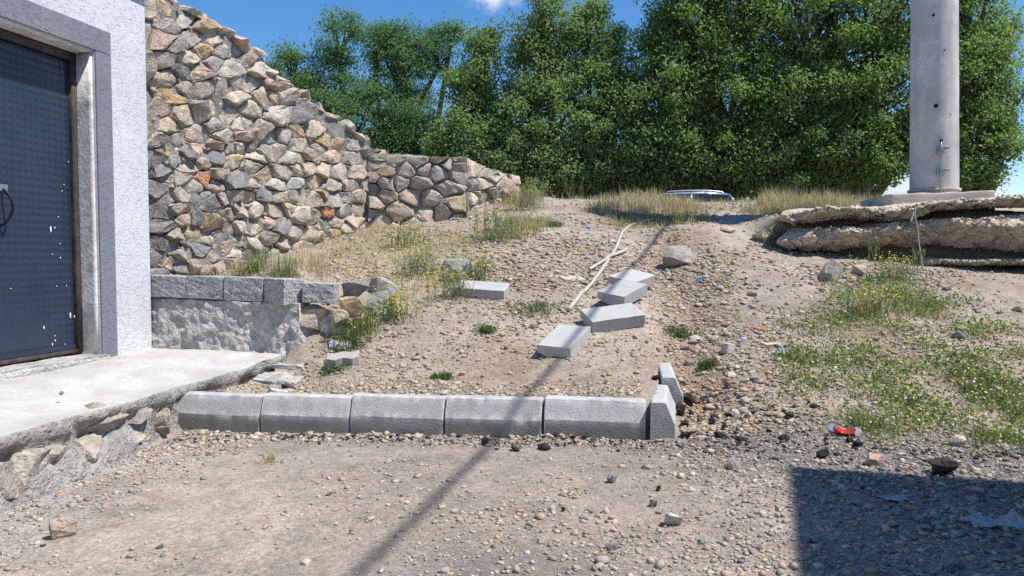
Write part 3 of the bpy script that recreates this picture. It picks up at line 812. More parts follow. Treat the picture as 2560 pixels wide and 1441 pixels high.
def build_main_wall():
    wall = empty('stone_wall', (A0[0], A0[1], 1.0), 'tall rubble stone retaining wall with sloping top behind the white house', 'wall')
    wall['kind'] = 'thing'
    place = px_place(A0, A1)
    extra = [(350 + 38 * k, top_at(350 + 38 * k) + 8, 'wcgp'[k % 4]) for k in range(1, 4)] + [(345, 20, 'c'), (340, 90, 'g'), (345, 170, 'w'), (340, 250, 'c'), (345, 330, 'g'), (340, 420, 'd'), (340, 520, 'd'), (340, 620, 'g')]
    # stones of the coping along the slope of the top
    for q in range(900):                      # smaller stones between the large ones, mostly low down
        x, y = rnd.uniform(385, 950), rnd.uniform(120, 715)
        if y < top_at(x) + 26 or rnd.random() > .25 + .75 * (y / 715): continue
        if all((x - a_[0]) ** 2 + (y - a_[1]) ** 2 > (24 if y > 330 else 34) ** 2 for a_ in MAIN + extra): extra.append((x, y, rnd.choice('cwgcgpcog')))
    seeds = [(x, y, c) for x, y, c in MAIN + extra if y > top_at(x) + 2]
    keep = []
    for s in seeds:
        if all((s[0] - q[0]) ** 2 + (s[1] - q[1]) ** 2 > 13 ** 2 for q in keep): keep.append(s)
    seeds = keep
    cells = voronoi_cells([(s[0], s[1]) for s in seeds], (318, -90, 968, 735))
    r = random.Random(5)
    for i, (s, cell) in enumerate(zip(seeds, cells)):
        if len(cell) < 3: continue
        full = np.array(cell)
        cell = clip_below(cell)
        a = np.array(cell)
        fa = abs(np.dot(full[:, 0], np.roll(full[:, 1], 1)) - np.dot(full[:, 1], np.roll(full[:, 0], 1))) / 2
        area = abs(np.dot(a[:, 0], np.roll(a[:, 1], 1)) - np.dot(a[:, 1], np.roll(a[:, 0], 1))) / 2
        if area < 60 or area < .55 * fa: continue
        m = .8 if s[0] < 440 and s[1] > 330 else r.choice((0, .15, .35, .6))
        base = np.array(STONE_COL[s[2]]) * r.uniform(.88, 1.12)
        wall_stone(cell, place, r, i + 100, base, proud=r.uniform(.05, .13), shrink=r.uniform(.97, 1.09), mortar=m, parent=wall, cuts=3 if area > 700 else 2)
    # chinking: the small stones wedged into the joints, too small to pick apart
    rc = random.Random(25)
    cv, cf, cc_, co_ = [], [], [], 0
    spots = sorted({(round(x / 4), round(y / 4)) for cell in cells for x, y in cell if 370 < x < 955 and top_at(x) + 12 < y < 720})
    for (gx_, gy_) in spots:
        if rc.random() < .62: continue
        c3 = place(gx_ * 4 + rc.uniform(-4, 4), gy_ * 4 + rc.uniform(-4, 4), rc.uniform(.0, .06))
        sz = rc.uniform(.03, .06)
        bm = hull_rock(rock_points(sz * rc.uniform(.8, 1.4), sz, sz * rc.uniform(.55, 1.0), rc, 12, .4), 1, .012, 16, gx_ + gy_)
        bm.verts.index_update()
        v_ = np.array([q.co[:] for q in bm.verts]) + np.array(c3); f_ = np.array([[q.index for q in fc.verts] for fc in bm.faces])
        bm.free()
        cv.append(v_); cf.append(f_ + co_); co_ += len(v_)
        cc_.append(stone_cols(v_, np.array(STONE_COL[rc.choice('ccwgopgd')]) * rc.uniform(.85, 1.1), gx_, rc.choice((0, .3, .6))))
    o = link('chinking_stones', mesh_np('chinking_stones', np.vstack(cv), [np.vstack(cf)], np.vstack(cc_), MAT['stone']), wall)
    o.location = -wall.location; o['kind'] = 'stuff'
    # stones bedded along the sloping top
    d, n = plane_hit(A0, A1)
    rt = random.Random(15)
    u = .1
    while u < np.linalg.norm(A1 - A0) + .1:
        p = A0 + d * u
        px = 1280 + FPX * p[0] / p[1]
        z = place(px, top_at(px), 0).z
        w_ = rt.uniform(.12, .21)
        for back in (.04, .27, .48):
            q = Vector((p[0] - n[0] * (back + rt.uniform(-.04, .06)), p[1] - n[1] * (back + rt.uniform(-.04, .06)), z + rt.uniform(-.10, -.05) + back * .03))
            bm = hull_rock(rock_points(w_ * rt.uniform(.9, 1.35), w_ * rt.uniform(.9, 1.2), w_ * rt.uniform(.36, .52), rt, 18, .5), 2, .022, 9, int(u * 100) + int(back * 10))
            co = np.array([v_.co[:] for v_ in bm.verts])
            o = link('stone', bm_mesh('stone', bm, MAT['stone'], False, stone_cols(co + np.array(q), np.array(STONE_COL[rt.choice('wcgpwcgw')]) * rt.uniform(.9, 1.1), int(u * 90), rt.choice((0, .3, .5)))), wall)
            o.location = q - wall.location; o.rotation_euler = (rt.uniform(-.15, .15) - .22, rt.uniform(-.15, .15), rt.uniform(-.5, .5) - .4)
        u += w_ * 1.5
    # mortar core: rough face, top and back
    L_ = np.linalg.norm(A1 - A0)
    us = np.arange(-.3, L_ + .45, .045)
    def top_z(u):
        p = A0 + d * u
        px = 1280 + FPX * p[0] / p[1]
        q = place(px, top_at(px), 0)
        return q.z
    tz = np.array([top_z(u) for u in us]) - .10
    vs = []
    nz_ = 64
    for u, t in zip(us, tz):
        p = A0 + d * u
        z = np.linspace(.2, t, nz_)
        face = np.c_[np.full(nz_, p[0]), np.full(nz_, p[1]), z]
        top = np.c_[p[0] - n[0] * np.linspace(.05, .5, 8), p[1] - n[1] * np.linspace(.05, .5, 8), np.full(8, t + .02)]
        back = np.array([[p[0] - n[0] * .52, p[1] - n[1] * .52, .2]])
        vs.append(np.vstack([face, top, back]))
    v = np.array(vs); sh = v.shape; v = v.reshape(-1, 3)
    disp = fbm(v, 4.5, 5, 77) * .07 + fbm(v, 16, 3, 78) * .035 + .034
    w = np.ones(sh[:2]); w[:, -1] = 0
    v[:, 0] += n[0] * disp * w.ravel(); v[:, 1] += n[1] * disp * w.ravel(); v[:, 2] += fbm(v, 6, 3, 79) * .05 + fbm(v, 15, 3, 80) * .03
    me = mesh_np('mortar', v, [grid_faces(sh[0], sh[1], True, True)], None, MAT['mortar'], True)
    o = link('mortar', me, wall); o.location = -wall.location
build_main_wall()

B0, B1, B2 = np.array([-2.25, 11.85]), np.array([-.765, 12.30]), np.array([.11, 14.6])
def build_low_wall():
    wall = empty('stone_wall', (B0[0], B0[1], 1.8), 'low flat-topped rubble stone wall end at the top of the slope', 'wall')
    wall['kind'] = 'thing'
    F = Z4([(140, 145, 'w'), (140, 190, 'w'), (260, 150, 'g'), (430, 165, 'g'), (600, 155, 'o'), (740, 160, 'c'), (640, 195, 'g'), (740, 205, 'g'), (185, 240, 'o'), (340, 225, 'g'), (590, 240, 'g'), (735, 255, 'c'), (190, 330, 'g'), (290, 320, 'c'), (440, 320, 'c'),
            (660, 355, 'g'), (390, 425, 'p'), (170, 420, 'p'), (520, 440, 'g'), (710, 480, 'o'), (290, 540, 'c'), (510, 560, 'c'), (610, 560, 'g'), (710, 620, 'c'), (60, 560, 'g'), (95, 290, 'g'), (90, 470, 'c'), (140, 620, 'c'), (380, 650, 'c'), (560, 690, 'g'), (250, 690, 'c'), (700, 720, 'c'), (90, 380, 'd'),
            (480, 225, 'g'), (820, 640, 'g')])
    Rr = Z4([(825, 230, 'c'), (880, 250, 'g'), (875, 330, 'c'), (820, 330, 'g'), (960, 285, 'g'), (1010, 305, 'c'), (1085, 325, 'c'), (830, 450, 'c'), (905, 430, 'g'), (965, 400, 'g'), (890, 560, 'o'), (830, 540, 'c'), (1020, 400, 'c'), (960, 500, 'c'), (1130, 370, 'w'), (1060, 450, 'c'), (1150, 310, 'w')])
    r = random.Random(9)
    for L_, p0, p1, bound, ytop in ((F, B0, B1, (918, 392, 1166, 625), None), (Rr, B1, B2, (1166, 398, 1296, 600), 1)):
        place = px_place(p0, p1)
        cells = voronoi_cells([(s[0], s[1]) for s in L_], bound)
        for i, (s, cell) in enumerate(zip(L_, cells)):
            if len(cell) < 3: continue
            if ytop: cell = [(x, max(y, np.interp(x, [1166, 1200, 1230, 1290], [396, 412, 430, 440]))) for x, y in cell]
            a = np.array(cell); ext = a.max(0) - a.min(0)
            if ext.min() < 7: continue
            wall_stone(cell, place, r, i + 700 + 50 * bool(ytop), np.array(STONE_COL[s[2]]) * r.uniform(.9, 1.1), proud=r.uniform(.06, .13), shrink=r.uniform(.95, 1.07), mortar=r.choice((0, .2, .4)), parent=wall, cuts=2)
    # mortar core of the L-shaped end
    path = [B0 - .25 * (B1 - B0) / np.linalg.norm(B1 - B0), B1, B2]
    pts = []
    for a, b in zip(path[:-1], path[1:]):
        m = int(np.linalg.norm(b - a) / .05)
        pts += [a + (b - a) * k / m for k in range(m)]
    pts.append(path[-1]); pts = np.array(pts)
    t_ = np.gradient(pts, axis=0); t_ /= np.linalg.norm(t_, axis=1)[:, None]
    k = np.ones(9) / 9
    t_ = np.stack([np.convolve(np.pad(t_[:, q], 4, 'edge'), k, 'valid') for q in (0, 1)], -1)
    t_ /= np.linalg.norm(t_, axis=1)[:, None]
    nrm = np.stack([t_[:, 1], -t_[:, 0]], -1)
    ztop = np.interp(np.arange(len(pts)), [0, len(pts) * .38, len(pts) * .42, len(pts) - 1], [2.99, 2.97, 2.95, 2.80])
    vs = []
    for p, n, t in zip(pts, nrm, ztop):
        z = np.linspace(.9, t, 40)
        vs.append(np.vstack([np.c_[np.full(40, p[0]), np.full(40, p[1]), z], [[p[0] - n[0] * .08, p[1] - n[1] * .08, t + .02], [p[0] - n[0] * .3, p[1] - n[1] * .3, t + .03], [p[0] - n[0] * .55, p[1] - n[1] * .55, t], [p[0] - n[0] * .56, p[1] - n[1] * .56, .9]]]))
    v = np.array(vs); sh = v.shape; v = v.reshape(-1, 3)
    disp = fbm(v, 4.5, 5, 87) * .06 + fbm(v, 16, 3, 88) * .03
    w = np.ones(sh[:2]); w[:, -2:] = 0
    nn = np.repeat(nrm, sh[1], 0)
    v[:, 0] += nn[:, 0] * disp * w.ravel(); v[:, 1] += nn[:, 1] * disp * w.ravel(); v[:, 2] += fbm(v, 6, 3, 89) * .025
    o = link('mortar', mesh_np('mortar', v, [grid_faces(sh[0], sh[1], True, True)], None, MAT['mortar'], True), wall)
    o.location = -wall.location
build_low_wall()

# ------------------------------------------------------------------ walkway slab in front of the door
def slab_top_z(x, y):
    e = slab_edge_x(y)
    zi = np.interp(y, [-6, 4, 6, 7.6], [.42, .42, .425, .47])
    ze = np.interp(y, [-6, 4.1, 5.8, 6.5, 7.0], [.40, .37, .315, .36, .43])
    w = np.clip((x - e) / -1.0, 0, 1)
    return ze + (zi - ze) * sstep(0, 1, w)

def build_walkway():
    ys = np.arange(-3.0, 7.42, .035)
    rows = []
    for y in ys:
        e = float(slab_edge_x(y))
        inner = -3.57 - .2125 * (7.3 - y) - .3
        k = np.linspace(0, 1, 46) ** .8
        x = inner + (e - inner) * k
        z = slab_top_z(x, np.full(46, y))
        top = np.c_[x, np.full(46, y), z]
        zt = z[-1]; foot = float(road_z(e, y)) - .1
        prof_n = np.array([.010, .012, .0, -.015, -.03, -.02, .0, .015, .03, .045, .06, .07])
        prof_z = np.concatenate([[zt - .012, zt - .05, zt - .085], np.linspace(zt - .10, foot, 9)])
        front = np.c_[e + prof_n, np.full(12, y), prof_z]
        rows.append(np.vstack([top, front]))
    v = np.array(rows); sh = v.shape
    q = v.reshape(-1, 3)
    isface = np.zeros(sh[:2]); isface[:, 46:] = 1; isface[:, 44:46] = .5
    f = isface.ravel()
    q2 = q.copy()
    edge_wob = fbm(np.c_[q[:, 1] * 1.0, q[:, 1] * 0, q[:, 1] * 0], 2.6, 4, 15) * .05
    near_edge = np.zeros(sh[:2]); near_edge[:, 20:46] = np.linspace(0, 1, 26); near_edge[:, 46:] = 1
    q2[:, 0] += edge_wob * near_edge.ravel()
    q2[:, 0] += (fbm(q, 5, 5, 16) * .09 + fbm(q, 18, 3, 18) * .03) * f
    q2[:, 2] += (fbm(q, 7, 4, 17) * .02) * f + fbm(q, 1.2, 3, 19) * .012 * (1 - f) + fbm(q, 9, 3, 20) * .004 * (1 - f)
    top_f = grid_faces(sh[0], sh[1])
    col = top_f[:, 0] % sh[1]
    isf = col >= 45
    me = mesh_np('walkway', q2, [top_f[:, ::-1]], None, MAT['slab'], True)
    me.materials.append(MAT['rubble_face'])
    me.polygons.foreach_set('material_index', isf.astype(np.int32))
    w = tag(link('walkway', me), 'pale trowelled concrete walkway in front of the blue door', kind='structure')
    # stones bedded in the broken front
    r = random.Random(21)
    spec = [(272, 1050, 84, 62, 'c'), (352, 1035, 48, 26, 'g'), (338, 1092, 60, 50, 'c'), (408, 1055, 34, 50, 'c'), (226, 1130, 66, 60, 'w'), (150, 1135, 70, 80, 'g'), (176, 1180, 40, 50, 'w'), (80, 1165, 90, 90, 'w'), (18, 1195, 76, 110, 'g'), (60, 1235, 90, 46, 'w'), (300, 1128, 40, 34, 'w'), (118, 1215, 46, 42, 'c')]
    for i, (px, py, wd, hg, cc) in enumerate(spec):
        # meet the front plane of the walkway
        ds = np.linspace(3.2, 6.2, 400); v = ray(px, py); X = v.x / v.y * ds
        k = int(np.argmax(X < slab_edge_x(ds))) if (X < slab_edge_x(ds)).any() else 200
        p = Vector((X[k], ds[k], CAM_Z + v.z / v.y * ds[k]))
        sc = ds[k] / FPX
        bm = hull_rock(rock_points(.15, wd * sc * .95, hg * sc * .70, r, 20, .6), 2, .024, 9, i + 300)
        co = np.array([q.co[:] for q in bm.verts])
        o = link('stone', bm_mesh('stone', bm, MAT['stone'], False, stone_cols(co + np.array(p), np.array(STONE_COL[cc]) * .8, i + 300, .75)), w)
        o.location = p + Vector((-.085, 0, 0)); o.rotation_euler = (r.uniform(-.3, .3), 0, r.uniform(-.15, .15))
build_walkway()

# ------------------------------------------------------------------ low block wall beside the house
def build_block_wall():
    E0, E1 = np.array([-3.62, 7.40]), np.array([-2.05, 7.12])
    d = (E1 - E0) / np.linalg.norm(E1 - E0); n = np.array([d[1], -d[0]]); L_ = np.linalg.norm(E1 - E0)
    w = empty('block_wall', (E0[0], E0[1], .4), 'low wall of grey pumice blocks on a rough cement base beside the house', 'wall')
    w['kind'] = 'thing'
    nu, nz_ = 110, 44
    us = np.linspace(-.05, L_ + .02, nu)
    rows = []
    for u in us:
        p = E0 + d * u
        zt = .945 - .03 * u / L_
        z = np.linspace(.25, zt, nz_)
        bulge = .10 * (1 - (z - .25) / .7) + .03
        face = np.c_[p[0] + n[0] * bulge, p[1] + n[1] * bulge, z]
        topb = np.array([[p[0] - n[0] * .1, p[1] - n[1] * .1, zt + .0], [p[0] - n[0] * .3, p[1] - n[1] * .3, zt], [p[0] - n[0] * .3, p[1] - n[1] * .3, .25]])
        rows.append(np.vstack([face, topb]))
    v = np.array(rows); sh = v.shape; v = v.reshape(-1, 3)
    disp = fbm(v, 3.2, 5, 120) * .05 + np.abs(fbm(v, 9, 4, 121)) * .03 + fbm(v, 24, 3, 123) * .018 - .01
    v[:, 0] += n[0] * disp; v[:, 1] += n[1] * disp; v[:, 2] += fbm(v, 12, 3, 122) * .012
    # close the two ends
    f = [grid_faces(sh[0], sh[1], True, True)]
    v = np.vstack([v, v[:sh[1]].mean(0), v[(sh[0] - 1) * sh[1]:sh[0] * sh[1]].mean(0)])
    k = np.arange(sh[1]); k2 = (k + 1) % sh[1]; a, b = len(v) - 2, len(v) - 1; off = (sh[0] - 1) * sh[1]
    f += [np.stack([np.full(sh[1], a), k2, k], -1), np.stack([np.full(sh[1], b), off + k, off + k2], -1)]
    o = link('cement_base', mesh_np('cement_base', v, f, None, MAT['render'], True), w); o.location = -w.location
    def block(u0, ln, z0, z1, yaw, off, dep=.19):
        bm = box_bm(ln, dep, z1 - z0, .008, 2)
        bmesh.ops.subdivide_edges(bm, edges=[e for e in bm.edges if e.calc_length() > .1], cuts=7, use_grid_fill=True)
        co = np.array([q.co[:] for q in bm.verts]) + u0 * 7
        j = np.stack([fbm(co, 30, 3, 131), fbm(co, 30, 3, 132), fbm(co, 30, 3, 133)], -1) * .007
        for q, jj in zip(bm.verts, j): q.co += Vector(jj)
        p = E0 + d * (u0 + ln / 2) - n * (dep / 2 - off)
        b = link('block', bm_mesh('block', bm, MAT['block'], False), w)
        b.location = Vector((p[0], p[1], (z0 + z1) / 2)) - w.location
        b.rotation_euler = (0, R(1.5), math.atan2(d[1], d[0]) + R(yaw))
    block(.035, .385, .955, 1.172, 0, .045)
    block(.425, .40, .945, 1.168, -.5, .048)
    block(.832, .405, .93, 1.160, .5, .052)
    block(1.275, .30, .905, 1.150, -24, .10, .24)
    block(1.62, .31, .915, 1.105, 8, .0, .19)
build_block_wall()

def ico():
    bm = bmesh.new(); bmesh.ops.create_icosphere(bm, subdivisions=1, radius=1)
    v = np.array([q.co[:] for q in bm.verts]); f = np.array([[q.index for q in fc.verts] for fc in bm.faces]); bm.free()
    return v, f
ICO_V, ICO_F = ico()
OCT_V = np.array([[1, 0, .1], [0, 1, -.1], [-1, 0, 0], [0, -1, .1], [.1, 0, 1], [0, .1, -1]], float)
CHIP_V = np.array([[x, y, z] for z in (-.7, .7) for x, y in ((-.8, -.75), (.85, -.7), (.75, .8), (-.8, .7))], float)
CHIP_F = np.array([[0, 2, 1], [0, 3, 2], [4, 5, 6], [4, 6, 7], [0, 1, 5], [0, 5, 4], [1, 2, 6], [1, 6, 5], [2, 3, 7], [2, 7, 6], [3, 0, 4], [3, 4, 7]])
OCT_F = np.array([[4, 0, 1], [4, 1, 2], [4, 2, 3], [4, 3, 0], [5, 1, 0], [5, 2, 1], [5, 3, 2], [5, 0, 3]])

def pebble_cloud(P, rad, cols, flat=.6, simple=False, seed=0, sink=.30):
    g = np.random.default_rng(seed)
    V, F = (CHIP_V, CHIP_F) if simple == 2 else (OCT_V, OCT_F) if simple else (ICO_V, ICO_F)
    n, m = len(P), len(V)
    sx = rad * g.uniform(.75, 1.35, n); sy = rad * g.uniform(.65, 1.1, n); sz = rad * g.uniform(flat * .6, flat * 1.25, n)
    j = V[None] * g.uniform(.58, 1.2, (n, m, 1))
    j = j * np.stack([sx, sy, sz], -1)[:, None]
    a = g.uniform(0, 2 * np.pi, n); tx = g.normal(0, .3, n)
    y = j[..., 1] * np.cos(tx)[:, None] - j[..., 2] * np.sin(tx)[:, None]; z = j[..., 1] * np.sin(tx)[:, None] + j[..., 2] * np.cos(tx)[:, None]
    x = j[..., 0] * np.cos(a)[:, None] - y * np.sin(a)[:, None]; y2 = j[..., 0] * np.sin(a)[:, None] + y * np.cos(a)[:, None]
    v = np.stack([x, y2, z], -1) + P[:, None]
    v[..., 2] += (sz * (1 - 2 * sink))[:, None]
    f = (F[None] + (np.arange(n) * m)[:, None, None]).reshape(-1, 3)
    c = np.repeat(cols, m, 0)
    return v.reshape(-1, 3), f, c

# ------------------------------------------------------------------ kerb stones
def kerb_mesh(length, seed, wet=True, chip=.005):
    """profile in x (front 0 .. back KW), z up from the foot; long axis y centred"""
    pr = [(0, -.12), (0, .04), (0, .09), (0, .138), (.0035, .147), (.020, .19), (.036, .232), (.048, .266), (.053, .279), (.062, .287), (.075, .290), (.105, .290), (.135, .289), (.145, .285), (.15, .276), (.15, .2), (.15, .09), (.15, -.12)]
    pr = np.array(pr); m = len(pr)
    k = np.linspace(-1, 1, 40); ly = length / 2 * np.sign(k) * (1 - (1 - np.abs(k)) ** 1.0)
    ly = np.concatenate([[-length / 2], [-length / 2 + .006], np.linspace(-length / 2 + .02, length / 2 - .02, 38), [length / 2 - .006], [length / 2]])
    v = np.zeros((len(ly), m, 3))
    for i, y in enumerate(ly):
        inset = .006 if i in (0, len(ly) - 1) else 0
        c = np.array([.078, .12])
        q = c + (pr - c) * (1 - inset / .12)
        v[i, :, 0] = q[:, 0]; v[i, :, 1] = y; v[i, :, 2] = q[:, 1]
    sh = v.shape; v = v.reshape(-1, 3)
    off = seed * 5.13
    n = np.stack([fbm(v + off, 14, 4, seed), fbm(v + off, 14, 4, seed + 1), fbm(v + off, 14, 4, seed + 2)], -1)
    v2 = v + n * .0035
    # chipped arrises
    edge = (np.abs(v[:, 0] - .055) < .012) | ((np.abs(v[:, 0]) < .006) & (np.abs(v[:, 2] - .143) < .02)) | (np.abs(np.abs(v[:, 1]) - length / 2) < .008)
    ch = sstep(.15, .6, fbm(v + off, 9, 3, seed + 8)) * chip * edge
    v2[:, 0] += ch * 1.2; v2[:, 2] -= ch
    f = [grid_faces(sh[0], m, True, True)]
    caps = np.vstack([v2[:m].mean(0), v2[-m:].mean(0)]); v2 = np.vstack([v2, caps])
    kk = np.arange(m); k2 = (kk + 1) % m; a, b = len(v2) - 2, len(v2) - 1; o = (sh[0] - 1) * m
    f += [np.stack([np.full(m, a), k2, kk], -1), np.stack([np.full(m, b), o + kk, o + k2], -1)]
    base = np.array([.425, .418, .408]) * (.93 + .14 * ((seed * 37) % 10) / 10)
    z = v2[:, 2]
    c = np.repeat(base[None], len(v2), 0) * (1 + .09 * fbm(v2 + off, 5, 4, seed + 3) + .06 * fbm(v2 + off, 30, 3, seed + 4))[:, None]
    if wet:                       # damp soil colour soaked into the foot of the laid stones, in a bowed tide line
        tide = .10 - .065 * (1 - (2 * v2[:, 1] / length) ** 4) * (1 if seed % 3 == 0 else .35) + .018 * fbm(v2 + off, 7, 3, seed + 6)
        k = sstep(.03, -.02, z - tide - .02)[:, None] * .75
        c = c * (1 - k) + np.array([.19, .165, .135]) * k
        low = (sstep(.15, .13, z) * (v2[:, 0] < .01))[:, None] * .5       # front face tinted a darker brown below the ridge
        c = c * (1 - low) + np.array([.27, .255, .235]) * low
    ridge = (edge & (z > .12)) * sstep(-.2, .4, fbm(v2 + off, 20, 3, seed + 11) if False else fbm(v2[:, :] + off, 20, 3, seed + 11))[:len(v2)] if False else None
    e2 = np.zeros(len(v2)); e2[:len(edge)] = edge
    k = (e2 * sstep(-.3, .3, fbm(v2 + off, 22, 3, seed + 11)))[:, None] * .6
    c = c * (1 - k) + np.array([.66, .64, .60]) * k
    return mesh_np('kerb_stone', v2, f, c, MAT['kerb'], True)

def sharp(me, ang=13):
    try:
        me.set_sharp_from_angle(angle=R(ang))
    except Exception:
        pass
    return me

row_len = np.linalg.norm(KR - KL); KLEN = row_len / 5
names5 = ['first kerb stone of the laid row, next to the walkway', 'second kerb stone from the walkway in the laid row', 'middle kerb stone of the laid row of five', 'fourth kerb stone of the laid row, crossed by the cable shadow', 'last kerb stone of the laid row, before the corner pair']
row_yaw = math.atan2(RD[1], RD[0]) - R(90)
for i in range(5):
    c = KL + RD * KLEN * (i + .5)
    gap = (.012, .008, .012, .018)[min(i, 3)]
    o = link('kerb_stone', sharp(kerb_mesh(KLEN - gap, 40 + i)))
    tag(o, names5[i], 'kerb stone', 'kerb stones laid in a straight row')
    o.location = (c[0], c[1], float(road_z(c[0], c[1])) + rnd.uniform(-.004, .004))
    o.rotation_euler = (R(-.35) + rnd.uniform(-.006, .006), rnd.uniform(-.012, .008), math.atan2(RD[1], RD[0]) + R(90) + rnd.uniform(-.008, .008))
# corner pair running back from the row: sloped face turned to the right
def corner_kerb(px, d, yaw, z, label, seed, tilt=0):
    o = link('kerb_stone', sharp(kerb_mesh(.70, seed)))
    tag(o, label, 'kerb stone', 'kerb stones set at the corner')
    p = at(px, 1000, d)
    yw = R(yaw)
    dirv = Vector((math.sin(yw), math.cos(yw), 0))
    q = Vector((p.x, p.y, z)) + dirv * .35
    o.location = q
    o.scale = (1.14, 1, 1)
    o.rotation_euler = (tilt, 0, -yw + R(180))       # profile's back (+x) faces left
    return o
corner_kerb(1689, 5.10, 12.5, .062, 'upright corner kerb stone ending the row, seen end on', 51, R(0))
corner_kerb(1708, 5.83, 9.0, .125, 'kerb stone standing behind the corner kerb stone, leaning a little', 52, R(-1.0))

# loose kerb stones lying on the slope
def loose_kerb(px, py, yaw, label, seed, roll=0.0, pitch=0.0, dz=0.0, flip=False, length=.70):
    """lies on its broad side: width .30, height .15, following the slope"""
    p = on(px, py)
    o = link('kerb_stone', sharp(kerb_mesh(length, seed, False)))
    tag(o, label, 'kerb stone', 'loose kerb stones on the slope')
    e = .25
    gx = (gz(p.x + e, p.y) - gz(p.x - e, p.y)) / (2 * e); gy = (gz(p.x, p.y + e) - gz(p.x, p.y - e)) / (2 * e)
    n = Vector((-gx, -gy, 1)).normalized()
    fwd = Vector((math.sin(R(yaw)), math.cos(R(yaw)), 0)); fwd = (fwd - n * fwd.dot(n)).normalized()
    side = fwd.cross(n)
    # mesh axes: x = thickness (front->back), y = long axis, z = height
    M = Matrix((side, fwd, n)).transposed().to_4x4()
    K = .80
    loc = Matrix.Rotation(R(90), 4, 'Y') if not flip else Matrix.Rotation(R(-90), 4, 'Y')
    # centre the stone on its broad side
    C = Matrix.Translation((-KW / 2, 0, -.085))
    o.matrix_world = Matrix.Translation(p + n * (KW * K / 2 - .010 + dz)) @ M @ Matrix.Rotation(roll, 4, 'Y') @ Matrix.Rotation(pitch, 4, 'X') @ loc @ Matrix.Scale(K, 4) @ C
    return o
loose_kerb(1412, 868, 25, 'lowest loose kerb stone lying flat on the slope, crossed by the cable shadow', 61, flip=True)
loose_kerb(1530, 806, 72, 'loose kerb stone lying across the slope above the lowest one', 62, flip=True)
loose_kerb(1556, 752, 38, 'short end-on loose kerb stone propped on the crosswise one', 63, dz=.03, pitch=R(4), length=.62, flip=True)
loose_kerb(1577, 712, 34, 'topmost loose kerb stone in the tumbled pile of four', 64, flip=True)
loose_kerb(1206, 738, 100, 'lone loose kerb stone among the yellow-flowered weeds', 65, flip=True)

# ------------------------------------------------------------------ eroded concrete slabs under the pole
def cell_noise(p, size, seed):
    """a flat random value for each jittered cell: angular broken faces"""
    q = np.asarray(p) / size; b = np.floor(q)
    best = np.full(len(q), 9e9); val = np.zeros(len(q))
    for dx in (-1, 0, 1):
        for dy in (-1, 0, 1):
            for dz in (-1, 0, 1):
                c = b + np.array([dx, dy, dz])
                h = [_hash(c[:, 0], c[:, 1], c[:, 2], seed + k) for k in range(4)]
                d2 = ((c + np.stack(h[:3], -1) - q) ** 2).sum(1)
                k = d2 < best
                best = np.where(k, d2, best); val = np.where(k, h[3], val)
    return val * 2 - 1

